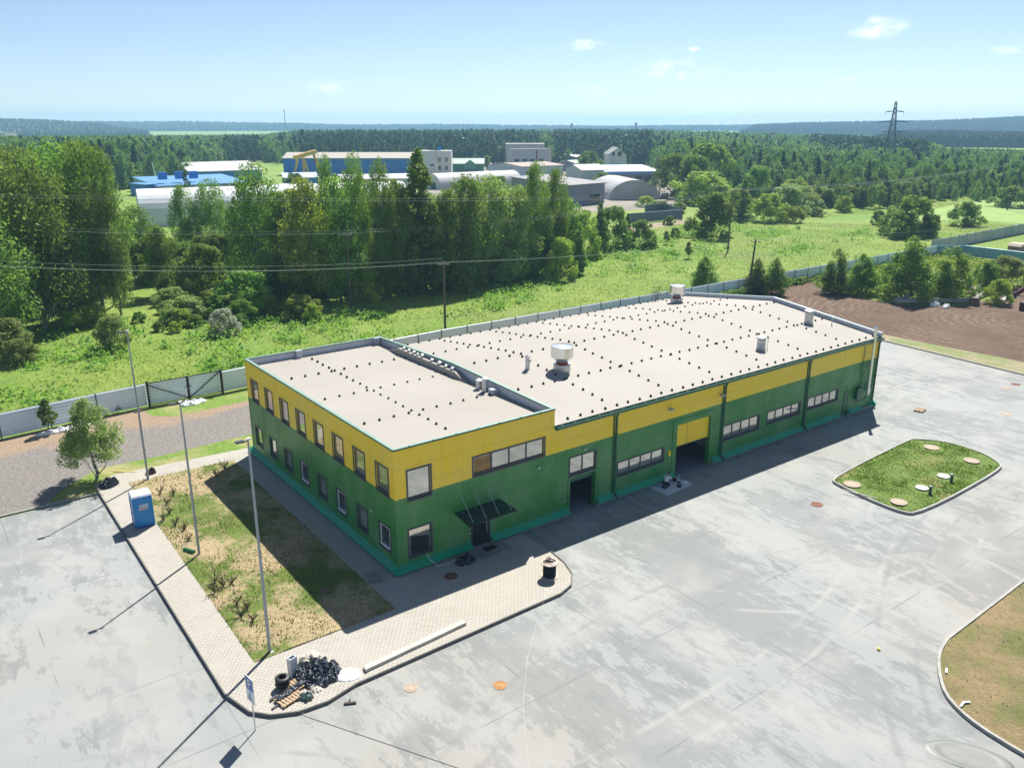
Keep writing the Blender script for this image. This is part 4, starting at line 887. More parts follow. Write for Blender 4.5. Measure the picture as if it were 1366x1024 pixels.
for (x, y, r, h), lb in zip(((23.25, -.55, .17, .16), (22.75, -1.45, .19, .12), (23.2, -1.0, .12, .10)), ('dark round bucket on the white sheet, farthest from the camera', 'dark shallow pan at the near edge of the white sheet', 'small dark pot between the bucket and pan on the white sheet')):
    mb = MB(); mb.lathe([(r * .8, 0), (r, h), (r * .93, h), (r * .75, .02), (0, .02)], 18); tag(mb.build('bucket', M['black'], None, (x, y, .05)), lb, 'bucket', 'pots around the worker')
mb = MB(); mb.beam((23.35, -.75, .12), (23.75, -.55, .45), .04); tag(mb.build('brush', M['white']), 'white handled brush standing in the bucket by the worker', 'brush')
crumple('rag', 'white crumpled rag at the right end of the dust sheet', 'rag', (23.7, -1.2, .05), .25, .2, .12, M['wplastic'], 11, 0, 16)
# digger bucket like brown tool at the far light pole and yellow board
crumple('plant_cutting', 'small dark brown heap of roots lying by the farthest light pole', 'heap', (-7.85, 24.3, .13), .4, .3, .4, pm('dark_brown', (.06, .045, .03), .9), 12, 0, 20)
mb = MB(); mb.beam((-10.0, 26.6, .12), (-8.7, 25.3, .16), .09, .04); tag(mb.build('board', pm('yellow_board', (.6, .5, .15), .7)), 'narrow yellow board lying in the verge beside the farthest light pole', 'board')
# plastic sheets by the fence
crumple('plastic_sheet', 'long white plastic sheet crumpled at the foot of the fence by the sapling', 'plastic sheet', (-11.3, 38.95, .03), 2.7, .45, .3, M['wplastic'], 13, R(6), 40, 1.6)
crumple('plastic_sheet', 'short white plastic sheet dropped on the grass in front of the black framed gate', 'plastic sheet', (-.15, 39.6, .03), 1.35, .65, .3, M['wplastic'], 14, R(5), 34, 1.8)
# litter on the brown lawn
rr = random.Random(8)
for q, lb in (((1262, 898), 'white splinter of board on the brown lawn near the kerb bend'), ((1294, 937), 'flat white scrap on the brown lawn, the largest one'), ((1281, 943), 'tiny white upright scrap on the brown lawn beside the kerb')):
    p = G(*q, .15); mb = MB(); mb.beam((0, 0, .06), (.35, -.1, .08), .09, .04); tag(mb.build('litter', M['white'], None, (p[0], p[1], .15), rr.uniform(0, 3)), lb, 'litter')
p = G(1172, 867); mb = MB(); mb.lathe([(.1, 0), (.08, .1), (0, .12)], 8); tag(mb.build('litter', pm('yellow_scrap', (.7, .6, .1), .6), None, (p[0], p[1], .03)), 'tiny yellow scrap lying in the open yard', 'litter')
p = G(459, 940); mb = MB(); mb.beam((0, 0, .05), (.5, -.25, .05), .12, .06); mb.beam((.2, -.1, .05), (.35, .1, .06), .08, .04); tag(mb.build('wood_scrap', pm('dark_scrap', (.06, .045, .035), .9), None, (p[0], p[1], .03)), 'dark wood scrap on the concrete just off the kerb', 'scrap')
# thin white hose trails
mb = MB(); mb.tube([(1.9, -.02, .95), (2.0, -.35, .55), (2.3, -.7, .2), (3.1, -.8, .15), (3.6, -.6, .15)], .018, 6); tag(mb.build('cable', M['white'], smooth=True), 'thin white cable hanging out of the ground floor front window', 'cable')
pts_ = [G(398, 945, .16)] + [G(x, 955 + (x - 406) * .34) for x in range(408, 660, 40)]
mb = MB(); mb.tube([(p[0], p[1], .05 if i > 0 else .16) for i, p in enumerate(pts_)], .012, 5); tag(mb.build('cable', pm('grey_string', (.3, .3, .28), .7)), 'thin grey string trailing from the pallet across the yard', 'cable')
pts_ = [G(*q, .15) for q in ((733, 765), (728, 790), (722, 815))] + [G(*q, .045) for q in ((716, 830), (703, 880), (698, 930), (700, 980), (706, 1030))]
mb = MB(); mb.tube(pts_, .004, 5); tag(mb.build('cable', M['wplastic']), 'thin white string trailing from the cable reel across the yard', 'cable')

# ------------------------------------------------------------------ fences and gate
b = NB('fence_sheet'); M['sheet'] = b.done(b.mix(b.ramp(b.noise(.6, 5), .35, .65), (.72, .84, .92), (.78, .88, .94)), .35, .0)
M['sheetblue'] = pm('bluish_fence_sheet', (.22, .42, .52), .45, .1)
M['post'] = pm('fence_post', (.07, .08, .09), .5)
def rib_fence(name, label, pts, h, z0=.12, step=4.0, mat=None, group=None, skip=()):
    t = thing(name, label, 'fence', (0, 0, 0), 0, group)
    for k in range(len(pts) - 1):
        a, c = Vector((*pts[k], 0)), Vector((*pts[k + 1], 0)); d = (c - a).normalized(); nrm = Vector((-d.y, d.x, 0)); ln = (c - a).length
        if k not in skip:
            prof = []; z = z0
            while z < h - .02: prof += [(0, z), (.07, z + .03), (.07, z + .16), (0, z + .2)]; z += .27
            prof.append((0, h)); vs = []; fs = []; n = len(prof)
            for e in (a, c):
                for o_, zz in prof: q = e - nrm * o_; vs.append((q.x, q.y, zz))
            for i in range(n - 1): fs.append((i, i + n, i + n + 1, i + 1))
            mb = MB(); mb.add(vs, fs); me = mb.build('corrugated_sheet', mat or M['sheet'], t)
        m = max(1, round(ln / step))
        for i in range(m):
            p = a + d * (ln * i / m); mb = MB(); mb.box(p.x - .045, p.x + .045, p.y - .10, p.y - .035, 0, h + .05); mb.build('post', M['post'], t)
    return t
rib_fence('corrugated_fence', 'long pale blue grey ribbed metal fence left of the gate', [(-70, 37.2), (-16, 40.0), (-8.2, 40.95), (-3.78, 41.4)], 2.25, group='ribbed metal fences round the plot')
rib_fence('corrugated_fence', 'long pale blue grey ribbed metal fence running behind the building', [(3.3, 41.2), (8, 41.6), (20, 42.1), (30, 42.8), (100, 42.8), (148.1, 43.2)], 2.25, step=3.6, group='ribbed metal fences round the plot')
rib_fence('corrugated_fence', 'bluish ribbed metal fence at the far right, below the concrete wall', [(148.3, 43.2), (153.0, 40.0), (152.6, 28.4), (151, 5)], 2.2, step=3.4, mat=M['sheetblue'], group='ribbed metal fences round the plot')
t = thing('metal_gate', 'double leaf ribbed metal gate in a black diagonal braced frame', 'gate', (0, 0, 0))
mb = MB()
for x in (-3.66, -.06, .06, 3.18): mb.box(x - .06, x + .06, 41.12, 41.24, .05, 2.35)
mb.box(-3.78, -3.6, 41.05, 41.25, 0, 2.5); mb.box(3.12, 3.3, 41.0, 41.2, 0, 2.5)
for a, c in ((-3.6, -.1), (.1, 3.12)): mb.box(a, c, 41.13, 41.2, .1, .18); mb.box(a, c, 41.13, 41.2, 2.26, 2.34)
mb.beam((-3.6, 41.12, 2.1), (-.12, 41.12, .2), .07); mb.beam((3.1, 41.12, 2.25), (.12, 41.12, .2), .07); mb.build('gate_frame', pm('black_frame', (.02, .02, .022), .5), t)
for a, c in ((-3.6, -.12), (.12, 3.12)):
    vs = []; fs = []; prof = []; z = .18
    while z < 2.2: prof += [(0, z), (.07, z + .03), (.07, z + .16), (0, z + .2)]; z += .27
    n = len(prof)
    for x in (a, c): vs += [(x, 41.3 - o_, zz) for o_, zz in prof]
    mb = MB(); mb.add(vs, [(i, i + n, i + n + 1, i + 1) for i in range(n - 1)]); mb.build('corrugated_sheet', M['sheet'], t)
mb = MB(); mb.box(-.3, .3, 41.0, 41.1, 1.3, 1.36); mb.box(-.05, .05, 41.0, 41.1, 1.2, 1.46); mb.build('bolt', M['dark'], t)
# concrete panel wall, far right
t = thing('concrete_wall', 'long pale grey wall of concrete panels running up the field on the right', 'wall', (0, 0, 0))
a, c = Vector(G(1242, 336)), Vector(G(1366, 311)); d = (c - a).normalized(); c = c + d * 25; n = 18; ln = (c - a).length / n
cm = [pm('concrete_panel', (.40 + .03 * k, .43 + .02 * k, .45 + .015 * k), .85, var=.12, scale=.6) for k in (-2, 0, 1)]
for i in range(n):
    p, q = a + d * (i * ln), a + d * ((i + 1) * ln - .12)
    mb = MB(); mb.beam((p.x, p.y, 1.2), (q.x, q.y, 1.2), .12, 2.4); mb.build('panel', cm[(i * 7) % 3], t)
    mb = MB(); mb.beam((p.x - .05, p.y, 0), (p.x - .05, p.y, 2.55), .24); mb.build('post', cm[0], t)
rib_fence('corrugated_fence', 'slate grey sheet fence by the dirt path below the arched hangar', [G(838, 298.5)[:2], G(910, 292.5)[:2], G(887, 284)[:2], G(860, 286)[:2]], 2.6, mat=pm('slate_sheet', (.15, .20, .26), .5, .1), step=6)

# ------------------------------------------------------------------ poles and wires
def wood_pole(x, y, h, label, lean=(0, 0), arm=True):
    t = thing('utility_pole', label, 'utility pole', (x, y, 0), 0, 'wooden power poles')
    mb = MB(); mb.tube([(0, 0, -.3), (lean[0] * .5, lean[1] * .5, h * .5), (lean[0], lean[1], h)], [.17, .15, .12], 10); mb.build('pole', M['polewood'], t, smooth=True)
    mb = MB()
    mb.beam((lean[0] + .6, lean[1] - .45, h - .25), (lean[0] - .6, lean[1] + .45, h - .25), .1)
    for s_ in (-1, 1): mb.lathe([(.05, 0), (.06, .1), (.03, .16)], 8, (lean[0] - s_ * .55, lean[1] + s_ * .41, h - .2))
    mb.lathe([(.05, 0), (.06, .1), (.03, .16)], 8, (lean[0], lean[1], h)); mb.build('crossarm', M['woodgrey'], t)
    return Vector((x + lean[0], y + lean[1], h))
pA_ = G(468, 413)
pA = wood_pole(pA_[0], pA_[1], height_at(pA_, 468, 311), 'wooden power pole standing at the edge of the wood behind the office end')
pB = wood_pole(34.1, 48.4, 9.15, 'dark wooden power pole rising just behind the fence near the middle')
pC = wood_pole(120.4, 73.2, 12.5, 'tall thin power pole standing in the meadow beside the big dark bush')
pD = wood_pole(85.5, 41.0, 8.5, 'leaning power pole by the fence behind the far end of the roof', (.9, .1))
def wires(a, c, offs, sag, label, n=14, r=.009):
    t = thing('power_line', label, 'power line', (0, 0, 0), 0, 'overhead power lines')
    for ox, oz in offs:
        pts = []
        for i in range(n + 1):
            u = i / n; p = a.lerp(c, u); pts.append((p.x - ox * .8, p.y + ox * .6, p.z + oz - sag * 4 * u * (1 - u)))
        mb = MB(); mb.tube(pts, r, 4, caps=False); mb.build('wire', M['wire'], t)
M['wire'] = pm('aluminium_wire', (.40, .42, .41), .5, .2)
o3 = ((-.7, 0), (.7, 0), (0, .35))
wires(pA, pC, o3, 1.2, 'three overhead wires from the pole at the wood edge to the tall meadow pole')
wires(Vector(at_dist(-60, 302, 121)), pA, o3, .5, 'three overhead wires running left from the pole at the wood edge')
wires(pB, pD, ((-.7, 0), (.7, 0)), .5, 'two overhead wires from the pole behind the fence to the leaning pole')
wires(Vector(at_dist(-60, 352, 92)), pB, ((-.7, 0), (.7, 0), (.1, .5)), .9, 'three overhead wires running left from the pole behind the fence')
wires(pD, Vector((170, 20, 9)), ((-.7, 0), (.7, 0)), .6, 'two overhead wires running right from the leaning pole', r=.008)
wires(Vector(at_dist(-60, 258, 103)), Vector(at_dist(860, 262, 108)), ((0, 0), (0, -.28)), .4, 'pair of high overhead wires crossing in front of the tree tops', r=.010)
wires(pC, Vector((300, 95, 12)), ((-.7, 0), (.7, 0), (0, .35)), 1.5, 'three overhead wires running right from the tall meadow pole', r=.02)
# A frame wooden pole at the right edge
p = G(1356, 280); t = thing('utility_pole', 'dark A shaped timber pole standing beside a bush at the right edge', 'utility pole', (p[0], p[1], 0))
mb = MB(); mb.beam((-3, 1.5, 0), (-.2, 0, 13.5), .32); mb.beam((2.6, -1.5, 0), (.2, 0, 13.5), .32); mb.beam((-1.6, .8, 6.3), (1.5, -.8, 6.3), .22); mb.build('pole', M['polewood'], t)
mb = MB(); mb.beam((-1.8, 1.4, 13), (1.8, -1.4, 13), .2); mb.build('crossarm', M['polewood'], t)
# lattice pylon
def pylon(p, H, label, w=7.5):
    t = thing('transmission_tower', label, 'pylon', (p[0], p[1], 0), R(-52)); mb = MB()
    lv = [0, .18, .34, .48, .6, .7, .78, .86, .93, 1.0]; wd = lambda u: w * (1 - u) ** 1.0 * .5 * (.9 if u < .6 else .8) + .35
    P = [[Vector((sx * wd(u), sy * wd(u), u * H)) for sx, sy in ((-1, -1), (1, -1), (1, 1), (-1, 1))] for u in lv]
    for i in range(len(lv) - 1):
        for k in range(4):
            mb.beam(P[i][k], P[i + 1][k], .36); mb.beam(P[i][k], P[i + 1][(k + 1) % 4], .2); mb.beam(P[i][(k + 1) % 4], P[i + 1][k], .2); mb.beam(P[i + 1][k], P[i + 1][(k + 1) % 4], .17)
    mb.build('tower', pm('pylon_steel', (.10, .12, .13), .6, .3), t)
    mb = MB()
    for u, l in ((.55, 5.4), (.70, 8.2), (.85, 5.0)):
        for s_ in (-1, 1): mb.beam((0, 0, u * H + 1.1), (s_ * l, 0, u * H), .3); mb.beam((0, 0, u * H), (s_ * l, 0, u * H), .3); mb.beam((s_ * l, 0, u * H), (s_ * l, 0, u * H - 1.6), .2)
    mb.build('crossarm', pm('pylon_steel', (.10, .12, .13), .6, .3), t)
q = G(1187, 207); pylon(at_dist(1186, 207, 560), 38, 'steel lattice transmission tower rising above the dark pines on the right')
for px, D, h, lb in ((762, 1500, 26, 'thin distant mast above the tree line right of centre'), (847, 1300, 27, 'thin distant mast, the right one of two above the pines'), (383, 2300, 60, 'thin far mast on the skyline above the blue hall')):
    p = at_dist(px, 200, D); mb = MB(); mb.tube([(0, 0, 0), (0, 0, h)], [1.0, .8], 6); mb.box(-1.2, 1.2, -1.2, 1.2, h - 3, h); tag(mb.build('mast', M['dark'], None, (p[0], p[1], 0)), lb, 'mast')
# ------------------------------------------------------------------ hills
def hills(name, px0, px1, D, tops, z_base=-2, seed=0, mat=None, trees=0, th=11, depth=500):
    n = 240; vs = []; fs = []; rows = 7; ridge = []
    for i in range(n + 1):
        px = px0 + (px1 - px0) * i / n; ty = np.interp(px, [t_[0] for t_ in tops], [t_[1] for t_ in tops])
        Z = height_at(at_dist(px, 200, D), px, ty) - th * .75
        for r in range(rows + 1):
            u = r / rows; DD = D - depth * (1 - u); p = at_dist(px, 200, DD)
            z = z_base + (Z - z_base) * (math.sin(u * math.pi / 2) ** 1.2) + 3.0 * mnoise.noise(Vector((p[0] / 220, p[1] / 220, seed)))
            vs.append((p[0], p[1], z))
            if i < n: ridge.append((p[0], p[1], z))
        p = at_dist(px, 200, D + 600); vs.append((p[0], p[1], z_base - 5))
    m = rows + 2
    for i in range(n):
        for r in range(m - 1): a = i * m + r; fs.append((a, a + m, a + m + 1, a + 1))
    mb = MB(); mb.add(vs, fs); o = mb.build(name, mat or M['hill'], smooth=False); tag(o, kind='structure')
    if trees:
        rng = np.random.default_rng(seed); C = []
        for k in range(trees):
            i = rng.integers(0, n); r = min(rows, int(rows * (1 - abs(rng.normal()) * .45))) ; r = max(r, 0)
            a = vs[i * m + r]; c = vs[(i + 1) * m + r]; e = vs[i * m + max(0, r - 1)]; u = rng.uniform(); w = rng.uniform()
            C.append([a[j] * (1 - u) + c[j] * u * 1 + (e[j] - a[j]) * w for j in range(3)])
        C = np.array(C); hgt = th * rng.uniform(.65, 1.25, len(C)); w = hgt * rng.uniform(.28, .5, len(C))
        V = []
        for k in range(4):
            a0_, a1_ = k * math.pi / 2, (k + 1) * math.pi / 2
            for f0, f1, zz0, zz1 in ((1, .55, 0, .6), ):
                A = np.stack([C[:, 0] + w * math.cos(a0_), C[:, 1] + w * math.sin(a0_), C[:, 2] + hgt * .1], 1); Bq = np.stack([C[:, 0] + w * math.cos(a1_), C[:, 1] + w * math.sin(a1_), C[:, 2] + hgt * .1], 1)
                Cq = np.stack([C[:, 0] + w * .7 * math.cos(a1_), C[:, 1] + w * .7 * math.sin(a1_), C[:, 2] + hgt * .7], 1); Dq = np.stack([C[:, 0] + w * .7 * math.cos(a0_), C[:, 1] + w * .7 * math.sin(a0_), C[:, 2] + hgt * .7], 1)
                T_ = C.copy(); T_[:, 2] += hgt
                V.append(np.stack([A, Bq, Cq, Dq], 1)); V.append(np.stack([Dq, Cq, T_, T_], 1))
        V = np.concatenate(V).reshape(-1, 3)
        me = mesh_np('hill_forest', V, 4, M['leaf_far']); tag(link_obj('hill_forest', me), 'distant forest covering the low hills on the horizon', 'forest', kind='stuff')
M['leaf_far'] = leafmat('far_forest_leaves', (.025, .06, .022), (.05, .095, .032), (.07, .12, .04), .05, .03)
hills('hills', -160, 1540, 4200, [(-160, 158), (0, 159.5), (60, 160.5), (110, 163), (240, 162.5), (400, 165), (470, 167), (600, 166), (680, 167.5), (800, 168.5), (870, 168), (950, 167.5), (1010, 167), (1250, 167), (1366, 167), (1540, 168)], seed=3, trees=16000, th=14, depth=900)
hills('hills', 985, 1540, 2900, [(985, 176), (1005, 167), (1060, 165.3), (1150, 164), (1230, 162), (1300, 159.5), (1366, 156.5), (1540, 155)], seed=5, trees=14000, th=13, depth=700)
hills('hills', -160, 200, 2700, [(-160, 159), (0, 160), (60, 162), (140, 166), (200, 176)], seed=6, trees=6000, th=13, depth=600)
hills('hills', 1160, 1540, 1500, [(1160, 186), (1200, 179.5), (1260, 179), (1366, 181), (1540, 180)], seed=7, trees=7000, th=13, depth=400)

# ------------------------------------------------------------------ trees
def quads(P, N, L, rng, asp=.62):
    """diamond leaves at P with normals N and length L"""
    n = len(P); r = rng.normal(size=(n, 3)); T = np.cross(N, r); T /= np.linalg.norm(T, axis=1)[:, None] + 1e-9; U = np.cross(N, T)
    L = L[:, None]; V = np.empty((n, 4, 3)); V[:, 0] = P - T * L * .5; V[:, 1] = P + U * L * .5 * asp; V[:, 2] = P + T * L * .5; V[:, 3] = P - U * L * .5 * asp
    return V.reshape(-1, 3)
def crown_pts(kind, H, Rr, n, rng):
    """clumped leaf positions of one crown (unit metres), and the directions they face"""
    z0 = {'birch': .10, 'broad': .06, 'willow': .02, 'bush': .0, 'spruce': .04, 'sapling': .25, 'pine': .4, 'poplar': .04, 'young': .03, 'youngt': .24}[kind]
    nl = {'birch': 80, 'broad': 72, 'willow': 80, 'bush': 38, 'spruce': 90, 'sapling': 60, 'pine': 34, 'poplar': 70, 'young': 100, 'youngt': 90}[kind]
    def prof(u):
        if kind == 'spruce': return (1 - u) ** .85 * (1 if u > .04 else .6)
        if kind == 'poplar': return min(1, (u / .16) ** .5) * (1 - u) ** .75 * 1.15
        if kind == 'birch': return min(1, .45 + (u / .4) * .55) * math.sqrt(max(0, 1 - (max(0, u - .45) / .58) ** 2.2))
        if kind in ('sapling', 'young', 'youngt'): return min(1, .6 + u * 1.4) * (1 - max(0, u - .28) / .72) ** .75
        if kind == 'pine': return math.sin(math.pi * min(1, u * .8 + .2)) ** .6
        if kind == 'bush': return math.sqrt(max(0, 1 - (max(0, u - .25) / .78) ** 2))
        return min(1, (u / .25) ** .6) * math.sqrt(max(0, 1 - (max(0, u - .35) / .66) ** 2))
    lc = []
    multi = kind in ('birch', 'broad', 'willow', 'poplar', 'young', 'youngt', 'pine')
    subs = [(0.0, 0.0, 1.0, .66)]
    if multi:
        for k in range(5):
            a = k * 1.257 + rng.uniform(-.5, .5); off = rng.uniform(.34, .52) * (.45 if kind in ('poplar',) else 1); subs.append((off * math.cos(a), off * math.sin(a), rng.uniform(.62, .95), rng.uniform(.40, .56)))
    for k in range(nl):
        sx, sy, st_, sr_c = subs[rng.integers(len(subs))] if multi else (0, 0, 1, 1)
        u = rng.uniform(0, 1) ** .85; a = rng.uniform(0, 2 * np.pi); rr_ = Rr * sr_c * prof(u) * rng.uniform(.35, 1.0)
        z = H * (z0 + (st_ - z0) * u * .97); s = Rr * rng.uniform(.12, .27) * (.55 + .45 * prof(u)) + .02 * Rr
        if kind == 'spruce': s = Rr * .22 * (1 - u * .7) + .02 * H * .3
        lc.append((sx * Rr * (1 - .3 * u) + rr_ * math.cos(a), sy * Rr * (1 - .3 * u) + rr_ * math.sin(a), z, s))
    if multi:
        for sx, sy, st_, sr_c in subs[1:]: lc.append((sx * Rr * .7, sy * Rr * .7, H * st_ * .96, Rr * .13))
    lc.append((0, 0, H * .95, Rr * .16)); lc.append((Rr * .25, 0, H * .89, Rr * .22)); lc.append((-Rr * .3, Rr * .1, H * .84, Rr * .24))
    lc = np.array(lc); wgt = lc[:, 3] ** 2; idx = rng.choice(len(lc), n, p=wgt / wgt.sum())
    d = rng.normal(size=(n, 3)); d /= np.linalg.norm(d, axis=1)[:, None]; rad = rng.uniform(0, 1, n) ** .30
    st = {'birch': (1, 1, 1.3), 'willow': (1, 1, 1.25), 'spruce': (1.3, 1.3, .5), 'poplar': (.9, .9, 1.2), 'pine': (1.2, 1.2, .7)}.get(kind, (1, 1, .95))
    P = lc[idx, :3] + d * rad[:, None] * lc[idx, 3][:, None] * np.array(st)
    if kind in ('birch', 'willow'):
        m = rng.uniform(size=n) < .2; P[m, 2] -= rng.uniform(0, .07 * H, m.sum()); P[:, 2] = np.maximum(P[:, 2], H * .03)
    if kind == 'spruce': rr2 = np.hypot(P[:, 0], P[:, 1]); P[:, 2] -= rr2 * .25
    # a little fill so that the heart of the crown is not empty
    m = rng.uniform(size=n) < .08; u = rng.uniform(0, 1, m.sum()); a = rng.uniform(0, 2 * np.pi, m.sum()); pr = np.array([prof(x) for x in u]); rr_ = Rr * pr * rng.uniform(0, 1, m.sum()) ** .5 * .8
    P[m] = np.c_[rr_ * np.cos(a), rr_ * np.sin(a), H * (z0 + (1 - z0) * u)]
    P[:, 2] = np.clip(P[:, 2], .05 * H * (1 if kind != 'bush' else .3), H * 1.02)
    N = d * .75 + np.array([0, 0, .35]) + rng.normal(size=(n, 3)) * .55
    if kind in ('birch', 'willow'): N[:, 2] *= .6
    N /= np.linalg.norm(N, axis=1)[:, None]
    return P, N, lc
def trunk_mesh(kind, H, Rr, lc, rng, mat):
    mb = MB(); r0 = H * (.016 if kind not in ('bush', 'willow') else .012) + .02; top = H * (.93 if kind in ('spruce', 'poplar', 'birch', 'pine') else .7)
    ax = [(0, 0, -.2)]; wob = Rr * .05
    for k in range(1, 8): ax.append((rng.normal() * wob, rng.normal() * wob, top * k / 7))
    if kind != 'bush': mb.tube(ax, [r0 * (1 - .11 * k) for k in range(8)], 8)
    order = rng.permutation(len(lc))[:16 if kind != 'spruce' else 8]
    for i in order:
        x, y, z, s = lc[i]; zb = max(H * .02, z - math.hypot(x, y) * (1.0 if kind != 'bush' else 9)); f = min(.98, zb / top * 7 / 7); k = min(6, int(f * 7)); a = Vector(ax[k]).lerp(Vector(ax[k + 1]), f * 7 - k)
        if kind == 'bush': a = Vector((x * .1, y * .1, -.1))
        m = a.lerp(Vector((x, y, z)), .5) + Vector((0, 0, -.03 * H)); mb.tube([a, m, (x, y, z)], [r0 * .42, r0 * .28, r0 * .1], 5)
    return mb
PROTO = {}
DIM = {'birch': (20, 7.0, 15000, .40), 'broad': (16, 6.2, 13000, .40), 'willow': (14, 6.5, 13000, .40), 'bush': (4, 2.6, 7000, .24), 'spruce': (14, 3.0, 9000, .36), 'sapling': (6, 1.4, 4500, .22), 'poplar': (16, 3.8, 9500, .38), 'pine': (18, 3.5, 7000, .45), 'young': (7, 3.0, 10000, .22), 'youngt': (7, 2.8, 12000, .17)}
TCAT = {'bush': 'bush'}
def proto(kind, var, leaf, bark, label):
    key = (kind, var, leaf)
    H, Rr, n, L = DIM[kind]
    t = thing({'bush': 'bush', 'spruce': 'spruce_tree', 'birch': 'birch_tree', 'willow': 'willow_tree', 'sapling': 'young_tree', 'young': 'young_tree', 'youngt': 'young_tree', 'poplar': 'narrow_tree', 'pine': 'pine_tree'}.get(kind, 'broadleaf_tree'), label, 'bush' if kind == 'bush' else 'tree')
    if key in PROTO:
        for o in PROTO[key].children: dup(o, parent=t)
        return t
    rng = np.random.default_rng(hash((kind, var)) % 1000 if False else {'birch': 1, 'broad': 2, 'willow': 3, 'bush': 4, 'spruce': 5, 'sapling': 6, 'poplar': 7, 'pine': 8, 'young': 9, 'youngt': 10}[kind] * 17 + var)
    P, N, lc = crown_pts(kind, H, Rr, n, rng)
    me = mesh_np('crown', quads(P, N, L * rng.uniform(.6, 1.35, n), rng), 4, M[leaf]); link_obj('crown', me, t)
    trunk_mesh(kind, H, Rr, lc, rng, bark).build('trunk', M[bark], t, smooth=True)
    PROTO[key] = t
    return t
trng = random.Random(4)
def tree_at(x, y, h, w, kind, leaf, label, bark=None, group=None, var=None):
    t = proto(kind, trng.randrange(3) if var is None else var, leaf, bark or ('birchbark' if kind in ('birch', 'youngt') else 'bark'), label)
    H, Rr, _, _ = DIM[kind]; s = h / H; sr = w / 2 / Rr
    t.location = (x, y, 0); t.rotation_euler = (0, 0, trng.uniform(0, 6.28)); t.scale = (sr, sr, s)
    if group: t['group'] = group
    return t
def tree(px, by, top, wpx, kind, leaf, label, group=None, var=None, bark=None):
    p = G(px, by); D = dist(p); h = height_at(p, px, top)
    if dist(p) < 1: return
    w = wpx * D * 1.0 / FPX * {'young': 1.4, 'youngt': 1.2, 'bush': 1.25, 'birch': 1.3, 'broad': 1.45, 'willow': 1.35, 'poplar': 1.35}.get(kind, 1.05)
    if kind in ('broad', 'willow') and w > .85 * h: kind = 'bush'
    return tree_at(p[0], p[1], max(h, .6), w, kind, leaf, label, bark, group, var)
